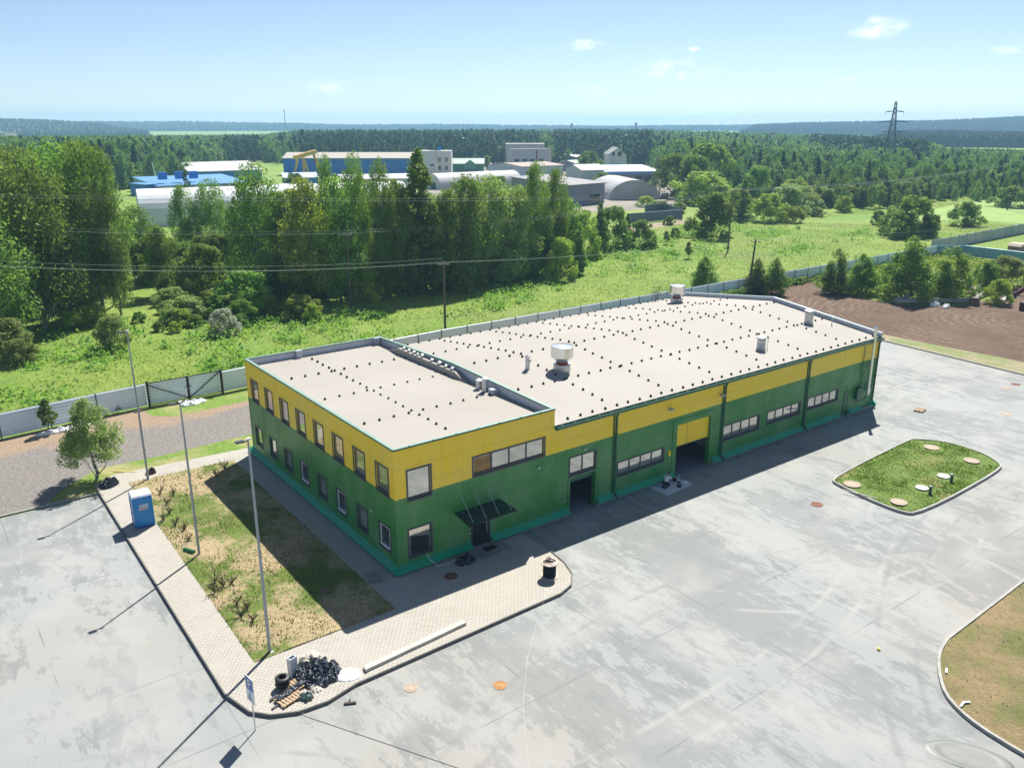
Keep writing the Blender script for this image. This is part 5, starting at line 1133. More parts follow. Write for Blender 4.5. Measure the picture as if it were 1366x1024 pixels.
NEAR = [
 # left birch group
 (8, 462, 205, 110, 'birch', 'leaf_birch', 'big birch at the left edge of the photo, trunk hidden by a pale bush'),
 (61, 440, 196, 95, 'birch', 'leaf_birch', 'big birch with one dark leaning trunk, second from the left edge'),
 (138, 419, 190, 80, 'birch', 'leaf_dark', 'tall dark birch with a slim trunk, next to the leaning twin trunk'),
 (162, 421, 196, 44, 'birch', 'leaf_birch', 'tall birch with drooping twigs at the right end of the left group'),
 (98, 428, 225, 74, 'birch', 'leaf_dark', 'dark birch standing between the two tallest birches on the left'),
 (20, 405, 192, 120, 'birch', 'leaf_birch', 'birch crown behind the left edge birch, reaching the distant white sheds'),
 (95, 402, 190, 100, 'birch', 'leaf_broad', 'lighter green birch crown behind the dark trunk'),
 (126, 395, 188, 70, 'birch', 'leaf_birch', 'highest tousled birch crown of the left group'),
 (-50, 440, 185, 120, 'birch', 'leaf_birch', 'birch cut off by the left edge of the photo'),
 (217, 395, 300, 44, 'broad', 'leaf_broad', 'small round tree with dark stem in front of the arched hangar end'),
 (275, 392, 326, 48, 'broad', 'leaf_broad', 'small rounded light green tree below the blossoming crown'),
 (284, 362, 318, 42, 'bush', 'leaf_blossom', 'pale pinkish blossoming bush crown behind the small rounded tree'),
 (254, 355, 246, 40, 'birch', 'leaf_dark', 'thin open tree in front of the grey arched hangar, left one'),
 (290, 352, 238, 44, 'birch', 'leaf_birch', 'thin open birch in front of the grey arched hangar, right one'),
 (322, 372, 262, 36, 'poplar', 'leaf_grey', 'slim greyish tree between the thin birches and the tall dark tree'),
 (350, 398, 218, 74, 'birch', 'leaf_dark', 'tall dark tree standing left of the yellow crane'),
 (392, 396, 252, 56, 'broad', 'leaf_grey', 'greyish green tree below the yellow crane'),
 (444, 392, 207, 34, 'birch', 'leaf_broad', 'green tree whose top rises before the blue hall, right of the crane'),
 (415, 404, 236, 64, 'broad', 'leaf_bright', 'bright broad crown just below the crane legs'),
 (481, 396, 204, 40, 'birch', 'leaf_broad', 'leafy tree in front of the middle of the blue hall'),
 (513, 398, 212, 40, 'birch', 'leaf_birch', 'greyish tree with fine twigs before the right half of the blue hall'),
 (455, 402, 232, 60, 'broad', 'leaf_broad', 'broad green crown behind the left wooden power pole'),
 (532, 396, 240, 50, 'broad', 'leaf_dark', 'dark crown left of the tallest pointed tree'),
 (563, 392, 198, 84, 'poplar', 'leaf_dark', 'tallest pointed dark tree in front of the white two storey house'),
 (598, 388, 252, 60, 'broad', 'leaf_broad', 'rounded green crown right of the tallest pointed tree'),
 (622, 384, 236, 66, 'willow', 'leaf_birch', 'feathery yellowish green tree with a notched top'),
 (655, 376, 234, 78, 'willow', 'leaf_grey', 'pale green willow bulging over the meadow edge'),
 (690, 372, 248, 62, 'willow', 'leaf_grey', 'pale willow with silvery twigs, right of the big willow'),
 (716, 368, 215, 40, 'birch', 'leaf_broad', 'pointed tree, the left of two standing before the pale blue shed'),
 (741, 362, 224, 42, 'birch', 'leaf_dark', 'pointed tree, the right of two standing before the pale blue shed'),
 (757, 358, 264, 44, 'broad', 'leaf_broad', 'green tree left of the grey flat roofed shed wall'),
 (778, 344, 282, 36, 'broad', 'leaf_bright', 'bright small tree below the grey shed wall'),
 (800, 340, 270, 30, 'poplar', 'leaf_broad', 'slim tree between the grey shed and the arched white hangar'),
 (818, 332, 276, 34, 'broad', 'leaf_broad', 'small leafy tree below the arched white hangar'),
 (836, 330, 284, 22, 'spruce', 'leaf_dark', 'small conical tree in front of the slate fence'),
 (855, 330, 294, 34, 'bush', 'leaf_dark', 'dark round bush at the right end of the wood by the slate fence'),
 (772, 366, 300, 26, 'poplar', 'leaf_broad', 'slim young tree at the right tip of the wood, nearest the roof'),
 (748, 372, 318, 36, 'broad', 'leaf_bright', 'light green young tree at the meadow edge, near the right end of the wood'),
 (765, 364, 340, 14, 'bush', 'leaf_bright', 'small yellow green bush by the slim young tree'),
 # understorey along the edge
 (15, 480, 425, 50, 'bush', 'leaf_grey', 'pale silvery bush at the left edge before the birch shade'),
 (30, 486, 452, 30, 'bush', 'leaf_grey', 'small pale bush beside the silvery bush at the left edge'),
 (152, 466, 421, 36, 'bush', 'leaf_grey', 'pale shrub standing behind the farthest light pole'),
 (100, 438, 414, 34, 'bush', 'leaf_bright', 'bright bush under the birches right of the leaning trunk'),
 (128, 434, 404, 30, 'bush', 'leaf_bright', 'bright bush under the birches between the two trunks'),
 (186, 430, 416, 16, 'bush', 'leaf_dark', 'small dark bush by the foot of the twin birch trunks'),
 (228, 406, 384, 40, 'bush', 'leaf_grey', 'dull olive bush under the small round tree'),
 (250, 428, 396, 56, 'bush', 'leaf_grey', 'wide greyish green bush in the rough grass, left of the white flowering one'),
 (300, 446, 412, 34, 'bush', 'leaf_blossom', 'white flowering shrub in the rough grass before the wood'),
 (325, 432, 400, 34, 'bush', 'leaf_broad', 'leafy shrub directly right of the white flowering shrub'),
 (292, 424, 396, 40, 'bush', 'leaf_broad', 'leafy shrub behind the white flowering shrub'),
 (330, 420, 362, 56, 'broad', 'leaf_broad', 'low broad tree at the wood edge below the tall dark tree'),
 (357, 422, 392, 32, 'bush', 'leaf_bright', 'bright shrub at the wood edge, left of a wide yellowish one'),
 (402, 424, 394, 50, 'bush', 'leaf_bright', 'wide yellowish shrub at the wood edge by the meadow'),
 (436, 398, 308, 40, 'poplar', 'leaf_broad', 'young light green tree just left of the left wooden power pole'),
 (485, 392, 340, 32, 'bush', 'leaf_blossom', 'whitish flowering shrub right behind the left wooden power pole'),
 (492, 402, 358, 36, 'bush', 'leaf_bright', 'bright yellow green bush right of the left wooden power pole'),
 (512, 398, 305, 30, 'poplar', 'leaf_broad', 'slim light tree behind the bright yellow green bush'),
 (523, 396, 376, 16, 'bush', 'leaf_broad', 'small bush right of the bright yellow green bush'),
 (570, 388, 280, 36, 'poplar', 'leaf_broad', 'young tree with pale leaves in front of the dark wood'),
 (614, 388, 346, 22, 'bush', 'leaf_bright', 'light green bush right of the dark wooden power pole'),
 (622, 390, 374, 20, 'bush', 'leaf_bright', 'small low bright bush right of the dark wooden power pole'),
 (676, 374, 300, 30, 'willow', 'leaf_grey', 'small willow at the foot of the big willow'),
 # meadow and right side
 (951, 316, 258, 56, 'bush', 'leaf_dark', 'large dark round bush beside the tall meadow pole'),
 (938, 390, 342, 36, 'young', 'leaf_dark', 'young tree with dense crown behind the far rooftop fan'),
 (1008, 390, 345, 30, 'young', 'leaf_birch', 'young birch at the leaning pole, left one of two'),
 (1032, 392, 344, 32, 'young', 'leaf_birch', 'young birch right of the leaning pole, right one of two'),
 (1113, 391, 331, 36, 'young', 'leaf_dark', 'young tree at the soil edge, the darker left one of a pair'),
 (1146, 391, 338, 38, 'young', 'leaf_broad', 'young tree at the soil edge, the right one of a pair'),
 (1208, 399, 315, 60, 'young', 'leaf_broad', 'biggest young tree behind the bare soil, with feathery top'),
 (1266, 399, 328, 50, 'young', 'leaf_broad', 'second big young tree behind the bare soil, by the concrete beams'),
 (1338, 382, 342, 44, 'bush', 'leaf_grey', 'greyish bush near the blue fence at the right edge'),
 (1312, 388, 350, 30, 'bush', 'leaf_broad', 'leafy bush left of the greyish bush near the blue fence'),
 (1330, 405, 373, 28, 'bush', 'leaf_bright', 'bright bush growing through the timber pile at the soil edge'),
 (1195, 317, 282, 32, 'bush', 'leaf_broad', 'round bush left of the clump in the meadow at right'),
 (1212, 314, 262, 46, 'broad', 'leaf_broad', 'tallest tree of the small clump standing in the meadow at right'),
 (1238, 316, 286, 26, 'bush', 'leaf_dark', 'dark bush at the right foot of the meadow clump'),
 (1286, 301, 270, 34, 'bush', 'leaf_broad', 'lone round bush on the pale mown field'),
 (1347, 276, 249, 36, 'bush', 'leaf_broad', 'bush beside the A shaped pole at the right edge'),
 (1171, 300, 281, 16, 'bush', 'leaf_dark', 'small dark lone bush in the rough meadow at right'),
 (1025, 296, 260, 32, 'broad', 'leaf_bright', 'bright round tree right of the dark round bush'),
 (990, 294, 238, 28, 'spruce', 'leaf_dark', 'dark narrow conical tree beside the tall meadow pole'),
 (1058, 297, 276, 24, 'bush', 'leaf_bright', 'bright small bush in front of a grey green crown'),
 (1050, 286, 246, 46, 'broad', 'leaf_grey', 'wide grey green tree crown left of the meadow bushes'),
 (1090, 289, 277, 18, 'bush', 'leaf_grey', 'small grey bush between two bright bushes in the meadow'),
 (1126, 283, 262, 18, 'bush', 'leaf_bright', 'small bright bush at the far meadow edge'),
 (1010, 268, 222, 34, 'broad', 'leaf_broad', 'leafy tree right of the white arched shed'),
 (941, 262, 193, 50, 'broad', 'leaf_broad', 'tall rounded tree left of the distant apartment block'),
 (897, 262, 206, 44, 'broad', 'leaf_dark', 'dark rounded tree right of the blue roofed shed'),
 (922, 266, 208, 40, 'broad', 'leaf_dark', 'dark tree between two taller rounded trees right of the sheds'),
 (934, 272, 230, 54, 'broad', 'leaf_bright', 'bright bushy tree in front of the dark rounded trees'),
 (969, 256, 204, 18, 'spruce', 'leaf_spruce', 'dark slender spruce right of the tall rounded tree'),
 (985, 290, 252, 30, 'broad', 'leaf_bright', 'bright crown just right of the white arched shed, in front'),
 (893, 300, 318 - 30, 14, 'bush', 'leaf_dark', 'small dark bush on the bank below the dirt path'),
 (888, 326, 308, 12, 'sapling', 'leaf_dark', 'small dark conical sapling in the meadow, left of two'),
 (900, 318, 304, 12, 'bush', 'leaf_dark', 'small dark sapling bush in the meadow, right of two'),
 (918, 345, 322, 12, 'sapling', 'leaf_grey', 'thin sapling in the meadow below the large dark bush'),
 (128, 640, 528, 80, 'youngt', 'leaf_grey', 'young birch with white trunk on the verge behind the blue toilet'),
 (66, 577, 530, 22, 'sapling', 'leaf_birch', 'thin sapling standing before the fence on the left'),
 (146, 552, 540, 6, 'sapling', 'leaf_birch', 'tiny sapling hidden behind the young birch by the fence'),
 (158, 550, 537, 8, 'sapling', 'leaf_birch', 'tiny sapling at the fence just right of the young birch'),
]
NEAR += [(786, 236, 203, 26, 'broad', 'leaf_dark', 'green tree between the pinkish roofed hall and the grey sheds'), (802, 252, 230, 22, 'broad', 'leaf_birch', 'pale tree in front of the small pale green house'), (665, 262, 236, 30, 'broad', 'leaf_broad', 'leafy tree before the long pale arched roof'), (630, 262, 240, 34, 'broad', 'leaf_dark', 'dark tree before the left half of the long pale arched roof'), (650, 226, 207, 14, 'poplar', 'leaf_bright', 'small bright tree right of the green roofed house'), (250, 262, 226, 16, 'spruce', 'leaf_spruce', 'dark conifer standing between the blue roofs'), (395, 262, 232, 26, 'broad', 'leaf_broad', 'tree crown at the left foot of the yellow crane')]
NEAR = [n for n in NEAR if n[1] > n[2] + 2]
for n_ in NEAR: tree(*n_, group=None)
ntree = len(NEAR)
# second and third rows of the near wood, only their crowns are seen
rr = random.Random(11); rear = []
cnt = 0
for px in range(190, 760, 17):
    if px < 345 and px > 195: 
        continue
    cnt += 1
    by = np.interp(px, [180, 400, 600, 760], [378, 372, 356, 338]) - rr.uniform(0, 14)
    top = np.interp(px, [180, 345, 420, 470, 540, 600, 650, 700, 760], [262, 250, 246, 240, 236, 254, 250, 246, 262]) + rr.uniform(0, 22)
    k, lf = rr.choice([('broad', 'leaf_dark'), ('broad', 'leaf_broad'), ('birch', 'leaf_birch'), ('birch', 'leaf_dark')])
    tree(px + rr.uniform(-5, 5), by, top, rr.uniform(40, 58), k, lf, ORD[cnt - 1] + ' crown from the left in the rear rows of the near wood', group='rear rows of the near wood'); ntree += 1
for cnt, px in enumerate(range(205, 345, 22)):
    tree(px, 372 + rr.uniform(-6, 6), 318 + rr.uniform(-6, 16), 36, 'broad', 'leaf_dark', ORD[cnt] + ' low dark tree from the left before the arched hangar wall', group='low trees before the arched hangar'); ntree += 1
for cnt, px in enumerate(range(-30, 150, 22)):
    tree(px, 385 + rr.uniform(-8, 8), 205 + rr.uniform(-6, 12), 74, 'birch', rr.choice(['leaf_birch', 'leaf_dark', 'leaf_broad']), ORD[cnt] + ' birch crown from the left in the rear rows of the left birches', group='rear rows of the left birches'); ntree += 1
for cnt, px in enumerate(range(350, 740, 15)):
    by = np.interp(px, [350, 600, 740], [402, 388, 370]); tree(px + rr.uniform(-6, 6), by - rr.uniform(2, 8), by - rr.uniform(28, 60), rr.uniform(24, 40), 'bush', rr.choice(['leaf_dark', 'leaf_dark', 'leaf_broad']), ORD[cnt] + ' undergrowth bush from the left in the shade under the near wood', group='undergrowth bushes in the shade of the near wood')
# low scrub in the rough grass before the wood
sc_r = random.Random(77); spots = []
while len(spots) < 26:
    q_ = (sc_r.uniform(205, 440), sc_r.uniform(396, 444))
    if q_[1] < 452 - (q_[0] - 205) * .1 and all(abs(q_[0] - o_[0]) > 6 or abs(q_[1] - o_[1]) > 6 for o_ in spots): spots.append(q_)
for cnt, q_ in enumerate(sorted(spots)):
    tree(q_[0], q_[1], q_[1] - sc_r.uniform(12, 26), sc_r.uniform(14, 26), 'bush', sc_r.choice(['leaf_bright', 'leaf_broad', 'leaf_grey', 'leaf_birch', 'leaf_bright']), ORD[cnt] + ' small scrub bush from the left in the rough grass before the wood', group='scrub bushes in the rough grass before the wood'); ntree += 1
# ---- forest behind: simple whole trees
def simple_tree_np(kind, H, Rr, n, L, rng):
    P, N, lc = crown_pts(kind, H, Rr, n, rng); V = quads(P, N, L * rng.uniform(.7, 1.3, n), rng, .8)
    z = {'pine': .5, 'broad': .25, 'birch': .3, 'spruce': .1, 'poplar': .15}[kind]; T_ = []
    for a in (0, 1.57): c_, s_ = math.cos(a) * H * .012, math.sin(a) * H * .012; T_.append([(-c_, -s_, 0), (c_, s_, 0), (c_ * .6, s_ * .6, H * .7), (-c_ * .6, -s_ * .6, H * .7)])
    T_ = np.array(T_).reshape(-1, 3); return np.concatenate([V, T_]), np.r_[np.zeros(n, int), np.ones(2, int)]
FP = {}
frng = np.random.default_rng(21)
for kind, nq, L in (('broad', 1500, .95), ('birch', 1500, .95), ('pine', 1100, .95), ('spruce', 1300, .8), ('poplar', 1300, .85)):
    for v in range(3):
        H, Rr = DIM[kind][:2]; FP[kind, v] = simple_tree_np(kind, H, Rr, nq, L, frng)
FLOW = {}
for kind, nq, L in (('broad', 260, 2.1), ('birch', 260, 2.0), ('pine', 220, 1.9), ('spruce', 240, 1.6), ('poplar', 240, 1.8)):
    for v in range(3):
        H, Rr = DIM[kind][:2]; FLOW[kind, v] = simple_tree_np(kind, H, Rr, nq, L, frng)
FX = [-120, 0, 180, 190, 240, 262, 292, 340, 375, 400, 570, 640, 700, 800, 868, 900, 960, 1010, 1060, 1130, 1180, 1215, 1262, 1330, 1400, 1500]
FY = [240, 240, 240, 236, 236, 225, 213, 210, 214, 214, 214, 216, 215, 216, 218, 240, 246, 254, 262, 266, 262, 262, 252, 250, 246, 244]
TX = [-150, 350, 400, 640, 900, 1000, 1150, 1230, 1262, 1500]; TY = [177, 177, 171, 170, 171, 174, 177, 180, 190, 193]
BX = [-120, 190, 400, 700, 900, 1100, 1200, 1240, 1366, 1500]; BY = [190, 189, 183, 181, 183, 186, 190, 197, 200, 200]
def mixkind(px, u, r):
    dark = (300 < px < 345) or (400 < px < 720 and u < .5) or (1080 < px < 1240 and u > .4) or 740 < px < 870
    x = r.uniform()
    if dark: return ('pine', 'leaf_spruce') if x < .5 else (('spruce', 'leaf_spruce') if x < .75 else (('poplar', 'leaf_dark') if x < .9 else ('broad', 'leaf_broad')))
    return ('birch', 'leaf_broad') if x < .3 else (('poplar', 'leaf_broad') if x < .36 else (('broad', 'leaf_bright') if x < .60 else (('broad', 'leaf_dark') if x < .8 else (('spruce', 'leaf_spruce') if x < .9 else ('broad', 'leaf_grey')))))
cand = []
for px in np.arange(-100, 1480, 1.0):
    f, bk = np.interp(px, FX, FY), np.interp(px, BX, BY)
    d0 = 25.6 / math.tan(math.atan((f - 165) / FPX)); d1 = 25.6 / math.tan(math.atan((bk - 165) / FPX))
    # rows get farther apart in depth
    D = d0 * frng.uniform(1, 1.04)
    while D < d1:
        w = 1.0 * D / FPX     # metres one photo column spans here
        if frng.uniform() < w / 4.6 * 1.5: cand.append((px + frng.uniform(-.5, .5), D + frng.uniform(-3, 3), (D - d0) / (d1 - d0)))
        D += 5.5 * (1 + D / 1500)
cand.sort(key=lambda c: c[1])
IND = max(0, 296 - ntree)
LABELS = {'leaf_spruce': 'dark pine or spruce along the front of the distant forest', 'leaf_broad': 'mid green leafy tree along the front of the distant forest', 'leaf_bright': 'bright green leafy tree along the front of the distant forest', 'leaf_dark': 'dark green leafy tree along the front of the distant forest', 'leaf_grey': 'greyish green tree along the front of the distant forest'}
fmesh = {}
stuffV = {}
ni = 0
for i, (px, D, u) in enumerate(cand):
    p = at_dist(px, 200, D); kind, lf = mixkind(px, u, frng); v = int(frng.integers(3)); edge = u < .06
    H, Rr = DIM[kind][:2]; hgt = frng.uniform(.58, 1.2) * {'pine': 18, 'spruce': 16, 'birch': 15, 'poplar': 15, 'broad': 12}[kind] * (.8 if edge else 1)
    if px > 1000: hgt *= np.interp(px, [1000, 1100, 1240, 1366], [.85, .72, .68, .62]) * (1 if u < .4 else 1.15)
    if px < 200: hgt *= 1.15
    hcap = 25.6 - D * (np.interp(px, TX, TY) + frng.uniform(0, 5) - 165) / FPX
    if hcap < 4: continue
    hgt = min(hgt, frng.uniform(17, 23.5), hcap)
    s, sr = hgt / H, hgt / H * frng.uniform(.85, 1.15) * {'birch': .8, 'broad': .85, 'poplar': .85}.get(kind, 1); a = frng.uniform(0, 6.28)
    if ni < IND and px > -20 and px < 1385:
        key = (kind, v, lf)
        if key not in fmesh: fmesh[key] = mesh_np('forest_tree', FP[kind, v][0], 4, [M['far_' + lf], M['bark']], FP[kind, v][1])
        o = link_obj({'pine': 'pine_tree', 'spruce': 'spruce_tree', 'birch': 'birch_tree', 'poplar': 'narrow_tree'}.get(kind, 'broadleaf_tree'), fmesh[key]); o.location = (p[0], p[1], 0); o.scale = (sr, sr, s); o.rotation_euler = (0, 0, a)
        zone = next(z for lim, z in ((190, 'above the left birches'), (300, 'behind the blue roofs at left'), (380, 'left of the blue hall'), (575, 'behind the blue hall'), (680, 'behind the green roofed house'), (760, 'behind the tall grey block'), (880, 'behind the gabled house'), (1000, 'around the apartment block'), (1120, 'behind the meadow scrub'), (1240, 'below the steel pylon'), (2000, 'at the right edge')) if px < lim)
        tag(o, LABELS[lf].replace('along the front of the distant forest', 'at the forest front ' + zone), 'tree', 'forest front trees ' + zone + ', ' + lf.replace('leaf_', '')); ni += 1
    else:
        src = FP if D < 480 else FLOW
        V, mi = src[kind, v]; c_, s_ = math.cos(a), math.sin(a)
        if D >= 480: V = V[:-8]
        W_ = np.c_[(V[:, 0] * c_ - V[:, 1] * s_) * sr + p[0], (V[:, 0] * s_ + V[:, 1] * c_) * sr + p[1], V[:, 2] * s]
        stuffV.setdefault(lf, []).append(W_)
keys = list(stuffV); allV = []; allM = []
for k, lf in enumerate(keys):
    A = np.concatenate(stuffV[lf]); allV.append(A); allM.append(np.full(len(A) // 4, k))
me = mesh_np('forest', np.concatenate(allV), 4, [M['far_' + k] for k in keys], np.concatenate(allM))
tag(link_obj('forest', me), 'far off mixed forest stretching to the horizon behind the sheds', 'forest', kind='stuff')
print('TREES', ntree, ni, len(cand), sum(len(a) for a in allV) // 4)
# scrub between the near wood and industrial yard, bushes on the meadow edge at right
for cnt, (px, by, tp, w) in enumerate(sorted(((862, 276, 262, 24), (880, 280, 268, 26), (1075, 284, 258, 34), (1100, 276, 250, 30), (1140, 274, 248, 34), (1165, 270, 246, 30), (1190, 266, 242, 30), (1215, 268, 240, 32), (1240, 262, 238, 32), (960, 284, 262, 24), (906, 284, 270, 20), (1060, 270, 240, 34), (1255, 258, 241, 14), (1300, 254, 236, 26), (1325, 256, 232, 34)))):
    tree(px, by, tp, w, 'broad' if by - tp > 18 else 'bush', rr.choice(['leaf_broad', 'leaf_bright', 'leaf_dark', 'leaf_grey']), ORD[cnt] + ' leafy bush from the left in the scrub along the far meadow edge', group='scrub along the far meadow edge')
# ---- meadow herbs
def scatter(poly, n, fn, seed):
    rg = np.random.default_rng(seed); xs = [p[0] for p in poly]; ys = [p[1] for p in poly]; out = []
    while len(out) < n:
        x, y = rg.uniform(min(xs), max(xs)), rg.uniform(min(ys), max(ys))
        if inside((x, y), poly) and fn(x, y) + .2 * rg.normal() > 0: out.append((x, y))
    return np.array(out), rg
MEAD = [(-60, 41), (-4, 42), (60, 43.5), (100, 44), (150, 45), (200, 50), (330, 100), (260, 118), (190, 100), (150, 118), (100, 92), (70, 76), (30, 79), (-10, 84), (-60, 95)]
Pm, rg = scatter(MEAD, 85000, lambda x, y: mnoise.noise(Vector((x * .12, y * .12, 2))) + .25 if not inside((x, y), FIELD) else -9, 31)
def weeds(P, rg, size, hmax, mat, name, label, n_leaf=2):
    n = len(P); P3 = np.c_[P, rg.uniform(.03, 1, n) ** 1.4 * hmax]; N = rg.normal(size=(n, 3)) * .7 + np.array([0, 0, .7]); N /= np.linalg.norm(N, axis=1)[:, None]
    me = mesh_np(name, quads(P3, N, size * rg.uniform(.5, 1.5, n), rg, .6), 4, mat); tag(link_obj(name, me), label, 'grass', kind='stuff')
weeds(Pm, rg, .21, .20, M['leaf_weed'], 'meadow_grass', 'bright tall grass and herbs covering the meadow')
C = [tuple(p) for p in scatter([(-60, 44), (20, 46), (60, 60), (100, 60), (190, 66), (150, 110), (100, 90), (60, 73), (30, 76), (-10, 82), (-60, 90)], 420, lambda x, y: mnoise.noise(Vector((x * .07, y * .07, 9))), 33)[0]]
rg = np.random.default_rng(5); Q = []
for x, y in C:
    k = int(rg.integers(25, 80)); s = rg.uniform(.4, 1.3); Q.append(np.c_[x + rg.normal(size=k) * s, y + rg.normal(size=k) * s])
weeds(np.concatenate(Q), rg, .42, 1.0, M['leaf_broad'], 'meadow_weeds', 'clumps of taller darker weeds in the meadow')
GREENR = [(100, 22), (104, 18.5), (113, 19.5), (122, 19.5), (150, 22), (150, 42), (120, 42), (103, 41.8), (99, 30)]
Pm, rg = scatter(GREENR, 9000, lambda x, y: .3, 35); weeds(Pm, rg, .45, .6, M['leaf_weed'], 'meadow_grass', 'rough green growth between the bare soil and the blue fence')
sheet('rough_grass', GREENR, .03, M['meadow'])
Pm, rg = scatter([(55, 40.5), (100, 41), (104, 42.3), (55, 42.2)], 2500, lambda x, y: mnoise.noise(Vector((x * .2, y, 2))) + .1, 36); weeds(Pm, rg, .5, 1.1, M['leaf_dark'], 'fence_weeds', 'dark weeds growing along the inside of the fence')
Pm, rg = scatter([(97, 41.5), (150, 42), (150, 44.5), (97, 44)], 2600, lambda x, y: .1, 37); weeds(Pm, rg, .5, .9, M['leaf_broad'], 'fence_weeds', 'weeds growing along the far stretch of the fence')
# planted shrubs in the dry lawn
sr_ = random.Random(9)
for q, h in sorted((((214, 658), .9), ((222, 672), .8), ((232, 660), .7), ((218, 694), .9), ((234, 700), .7), ((246, 706), .8), ((287, 776), 1.0), ((298, 782), .9), ((309, 778), .8), ((286, 790), .8), ((316, 806), .9), ((322, 822), 1.0), ((330, 812), .8), ((337, 828), .7), ((300, 626), 1.0), ((288, 634), .7), ((226, 684), .7), ((252, 720), .6)), key=lambda k_: -G(*k_[0])[1]):
    p = G(*q, .2); ns_ = globals().get('ns_', -1) + 1; t = thing('shrub', ORD[ns_] + ' sparse twiggy shrub from the back of the dry lawn', 'shrub', (p[0], p[1], .17), sr_.uniform(0, 6), 'planted shrubs in the dry lawn')
    mb = MB(); tips = []
    for k in range(13):
        a_ = sr_.uniform(0, 6.28); l_ = h * .8 * sr_.uniform(.3, .75); e_ = (math.cos(a_) * l_ * .8, math.sin(a_) * l_ * .8, h * sr_.uniform(.35, .8)); mb.tube([(0, 0, 0), (e_[0] * .4, e_[1] * .4, e_[2] * .55), e_], [.018, .014, .008], 4); tips += [(e_[0] * u_ + sr_.gauss(0, .05), e_[1] * u_ + sr_.gauss(0, .05), e_[2] * u_ + sr_.gauss(0, .04)) for u_ in (.55, .7, .8, .9, 1, 1.02)]
    mb.build('stem', pm('dark_twig', (.045, .035, .025), .9) if 'twig' not in M else M['twig'], t); rg_ = np.random.default_rng(sr_.randrange(999)); P_ = np.array(tips); N_ = rg_.normal(size=P_.shape); N_ /= np.linalg.norm(N_, axis=1)[:, None]
    link_obj('foliage', mesh_np('foliage', quads(P_, N_, np.full(len(P_), .09), rg_), 4, M['leaf_dry']), t)
# ---- concrete and timber rubbish at the edge of the soil
def heap(name, label, cat, parts, mats, loc=(0, 0, 0)):
    mb = MB()
    for a, c, w, h, m in parts: mb.beam(a, c, w, h, m)
    return tag(mb.build(name, mats), label, cat)
a, c = G(1196, 404), G(1296, 406)
heap('concrete_beam', 'long grey concrete beam lying under the two big young trees', 'beam', [((a[0], a[1], .35), (c[0] + 1.5, c[1] + .6, .4), .6, .6, 0)], [M['concrete']])
a = G(1193, 403); heap('concrete_block', 'rough concrete block at the left end of the long beam', 'block', [((a[0], a[1], .3), (a[0] + 1.2, a[1] - .5, .55), .6, .55, 0)], [M['concrete']])
a = G(1208, 402); heap('concrete_block', 'pointed concrete lump standing beside the left end of the beam', 'block', [((a[0], a[1], 0), (a[0] + .3, a[1], 1.2), .7, .5, 0)], [M['concrete']])
a = G(1299, 407); heap('crate', 'brown square box standing at the right end of the long beam', 'box', [((a[0], a[1], 0), (a[0], a[1], 1.15), 1.0, 1.1, 0)], [pm('brown_box', (.16, .12, .09), .9)])
a = G(1308, 404)
for k, (s0, s1, z0, z1, lb) in enumerate(((( 1290, 397), (1316, 386), .7, 1.3, 'pale squared timber lying highest on the pile among the bushes'), ((1300, 401), (1322, 391), .3, .9, 'grey squared timber under the pale one in the pile'), ((1292, 390), (1304, 397), 1.3, .3, 'dark stump of timber sticking out of the pile to the left'), ((1318, 375), (1324, 390), 2.2, .2, 'upright dark post leaning in the timber pile'), ((1335, 404), (1350, 396), .25, .5, 'bright white plank lying right of the timber pile'))):
    a, c = G(*s0), G(*s1); heap('timber', lb, 'timber', [((a[0], a[1], z0), (c[0], c[1], z1), .45, .35, 0)], [M['white'] if k == 4 else (M['wood'] if k == 0 else M['woodgrey'])])
a = G(1353, 397); heap('scrap_metal', 'dark red bent metal frame lying beside the white plank', 'scrap metal', [((a[0], a[1], .6), (a[0] + 2.2, a[1] + .8, .3), .3, .6, 0), ((a[0] + 2.0, a[1] + .6, .2), (a[0] + 2.8, a[1] - .2, 1.2), .3, .6, 0), ((a[0] - 1.5, a[1] + .5, .9), (a[0] + .2, a[1], .5), .25, .3, 0)], [pm('dark_red_metal', (.12, .025, .025), .6)])
a = G(1365, 414); heap('oil_drum', 'dark red drum cut off by the right edge above the soil', 'drum', [((a[0], a[1], 0), (a[0], a[1], 1.2), .9, .9, 0)], [pm('dark_red_drum', (.06, .015, .02), .6)])
p = G(1247, 408); crumple('sack', 'white sack lying left one of two on the bare soil', 'sack', (p[0], p[1], .02), 1.0, .6, .55, M['wplastic'], 21, 0, 18)
p = G(1262, 410); crumple('sack', 'white flattened sack lying right one of two on the bare soil', 'sack', (p[0], p[1], .02), 1.3, .5, .4, M['wplastic'], 22, .3, 18)
p = G(1349, 403); crumple('rag', 'small white rag on the soil right of the plank', 'rag', (p[0], p[1], .02), .35, .25, .2, M['wplastic'], 23, 0, 12)
sheet('concrete_slab', [G(1328, 338)[:2], G(1362, 331.5)[:2], G(1400, 333)[:2], G(1400, 342)[:2]], .05, pm('pale_slab', (.50, .46, .40), .85))
p = G(1360, 340.5); t = thing('brick_stack', 'brown block stack on the pale slab behind the blue fence', 'brick stack', (p[0], p[1], 0)); mb = MB(); mb.box(0, 3.5, 0, 2.5, 0, 1.7); mb.build('bricks', pm('brown_bricks', (.25, .16, .11), .9, var=.3, scale=5), t); mb = MB(); mb.prism([(-.2, 1.7), (3.7, 1.7), (3.0, 2.2), (.5, 2.2)], -.1, 2.6, axis='y'); mb.build('cover', pm('beige_cover', (.5, .42, .33), .8), t)

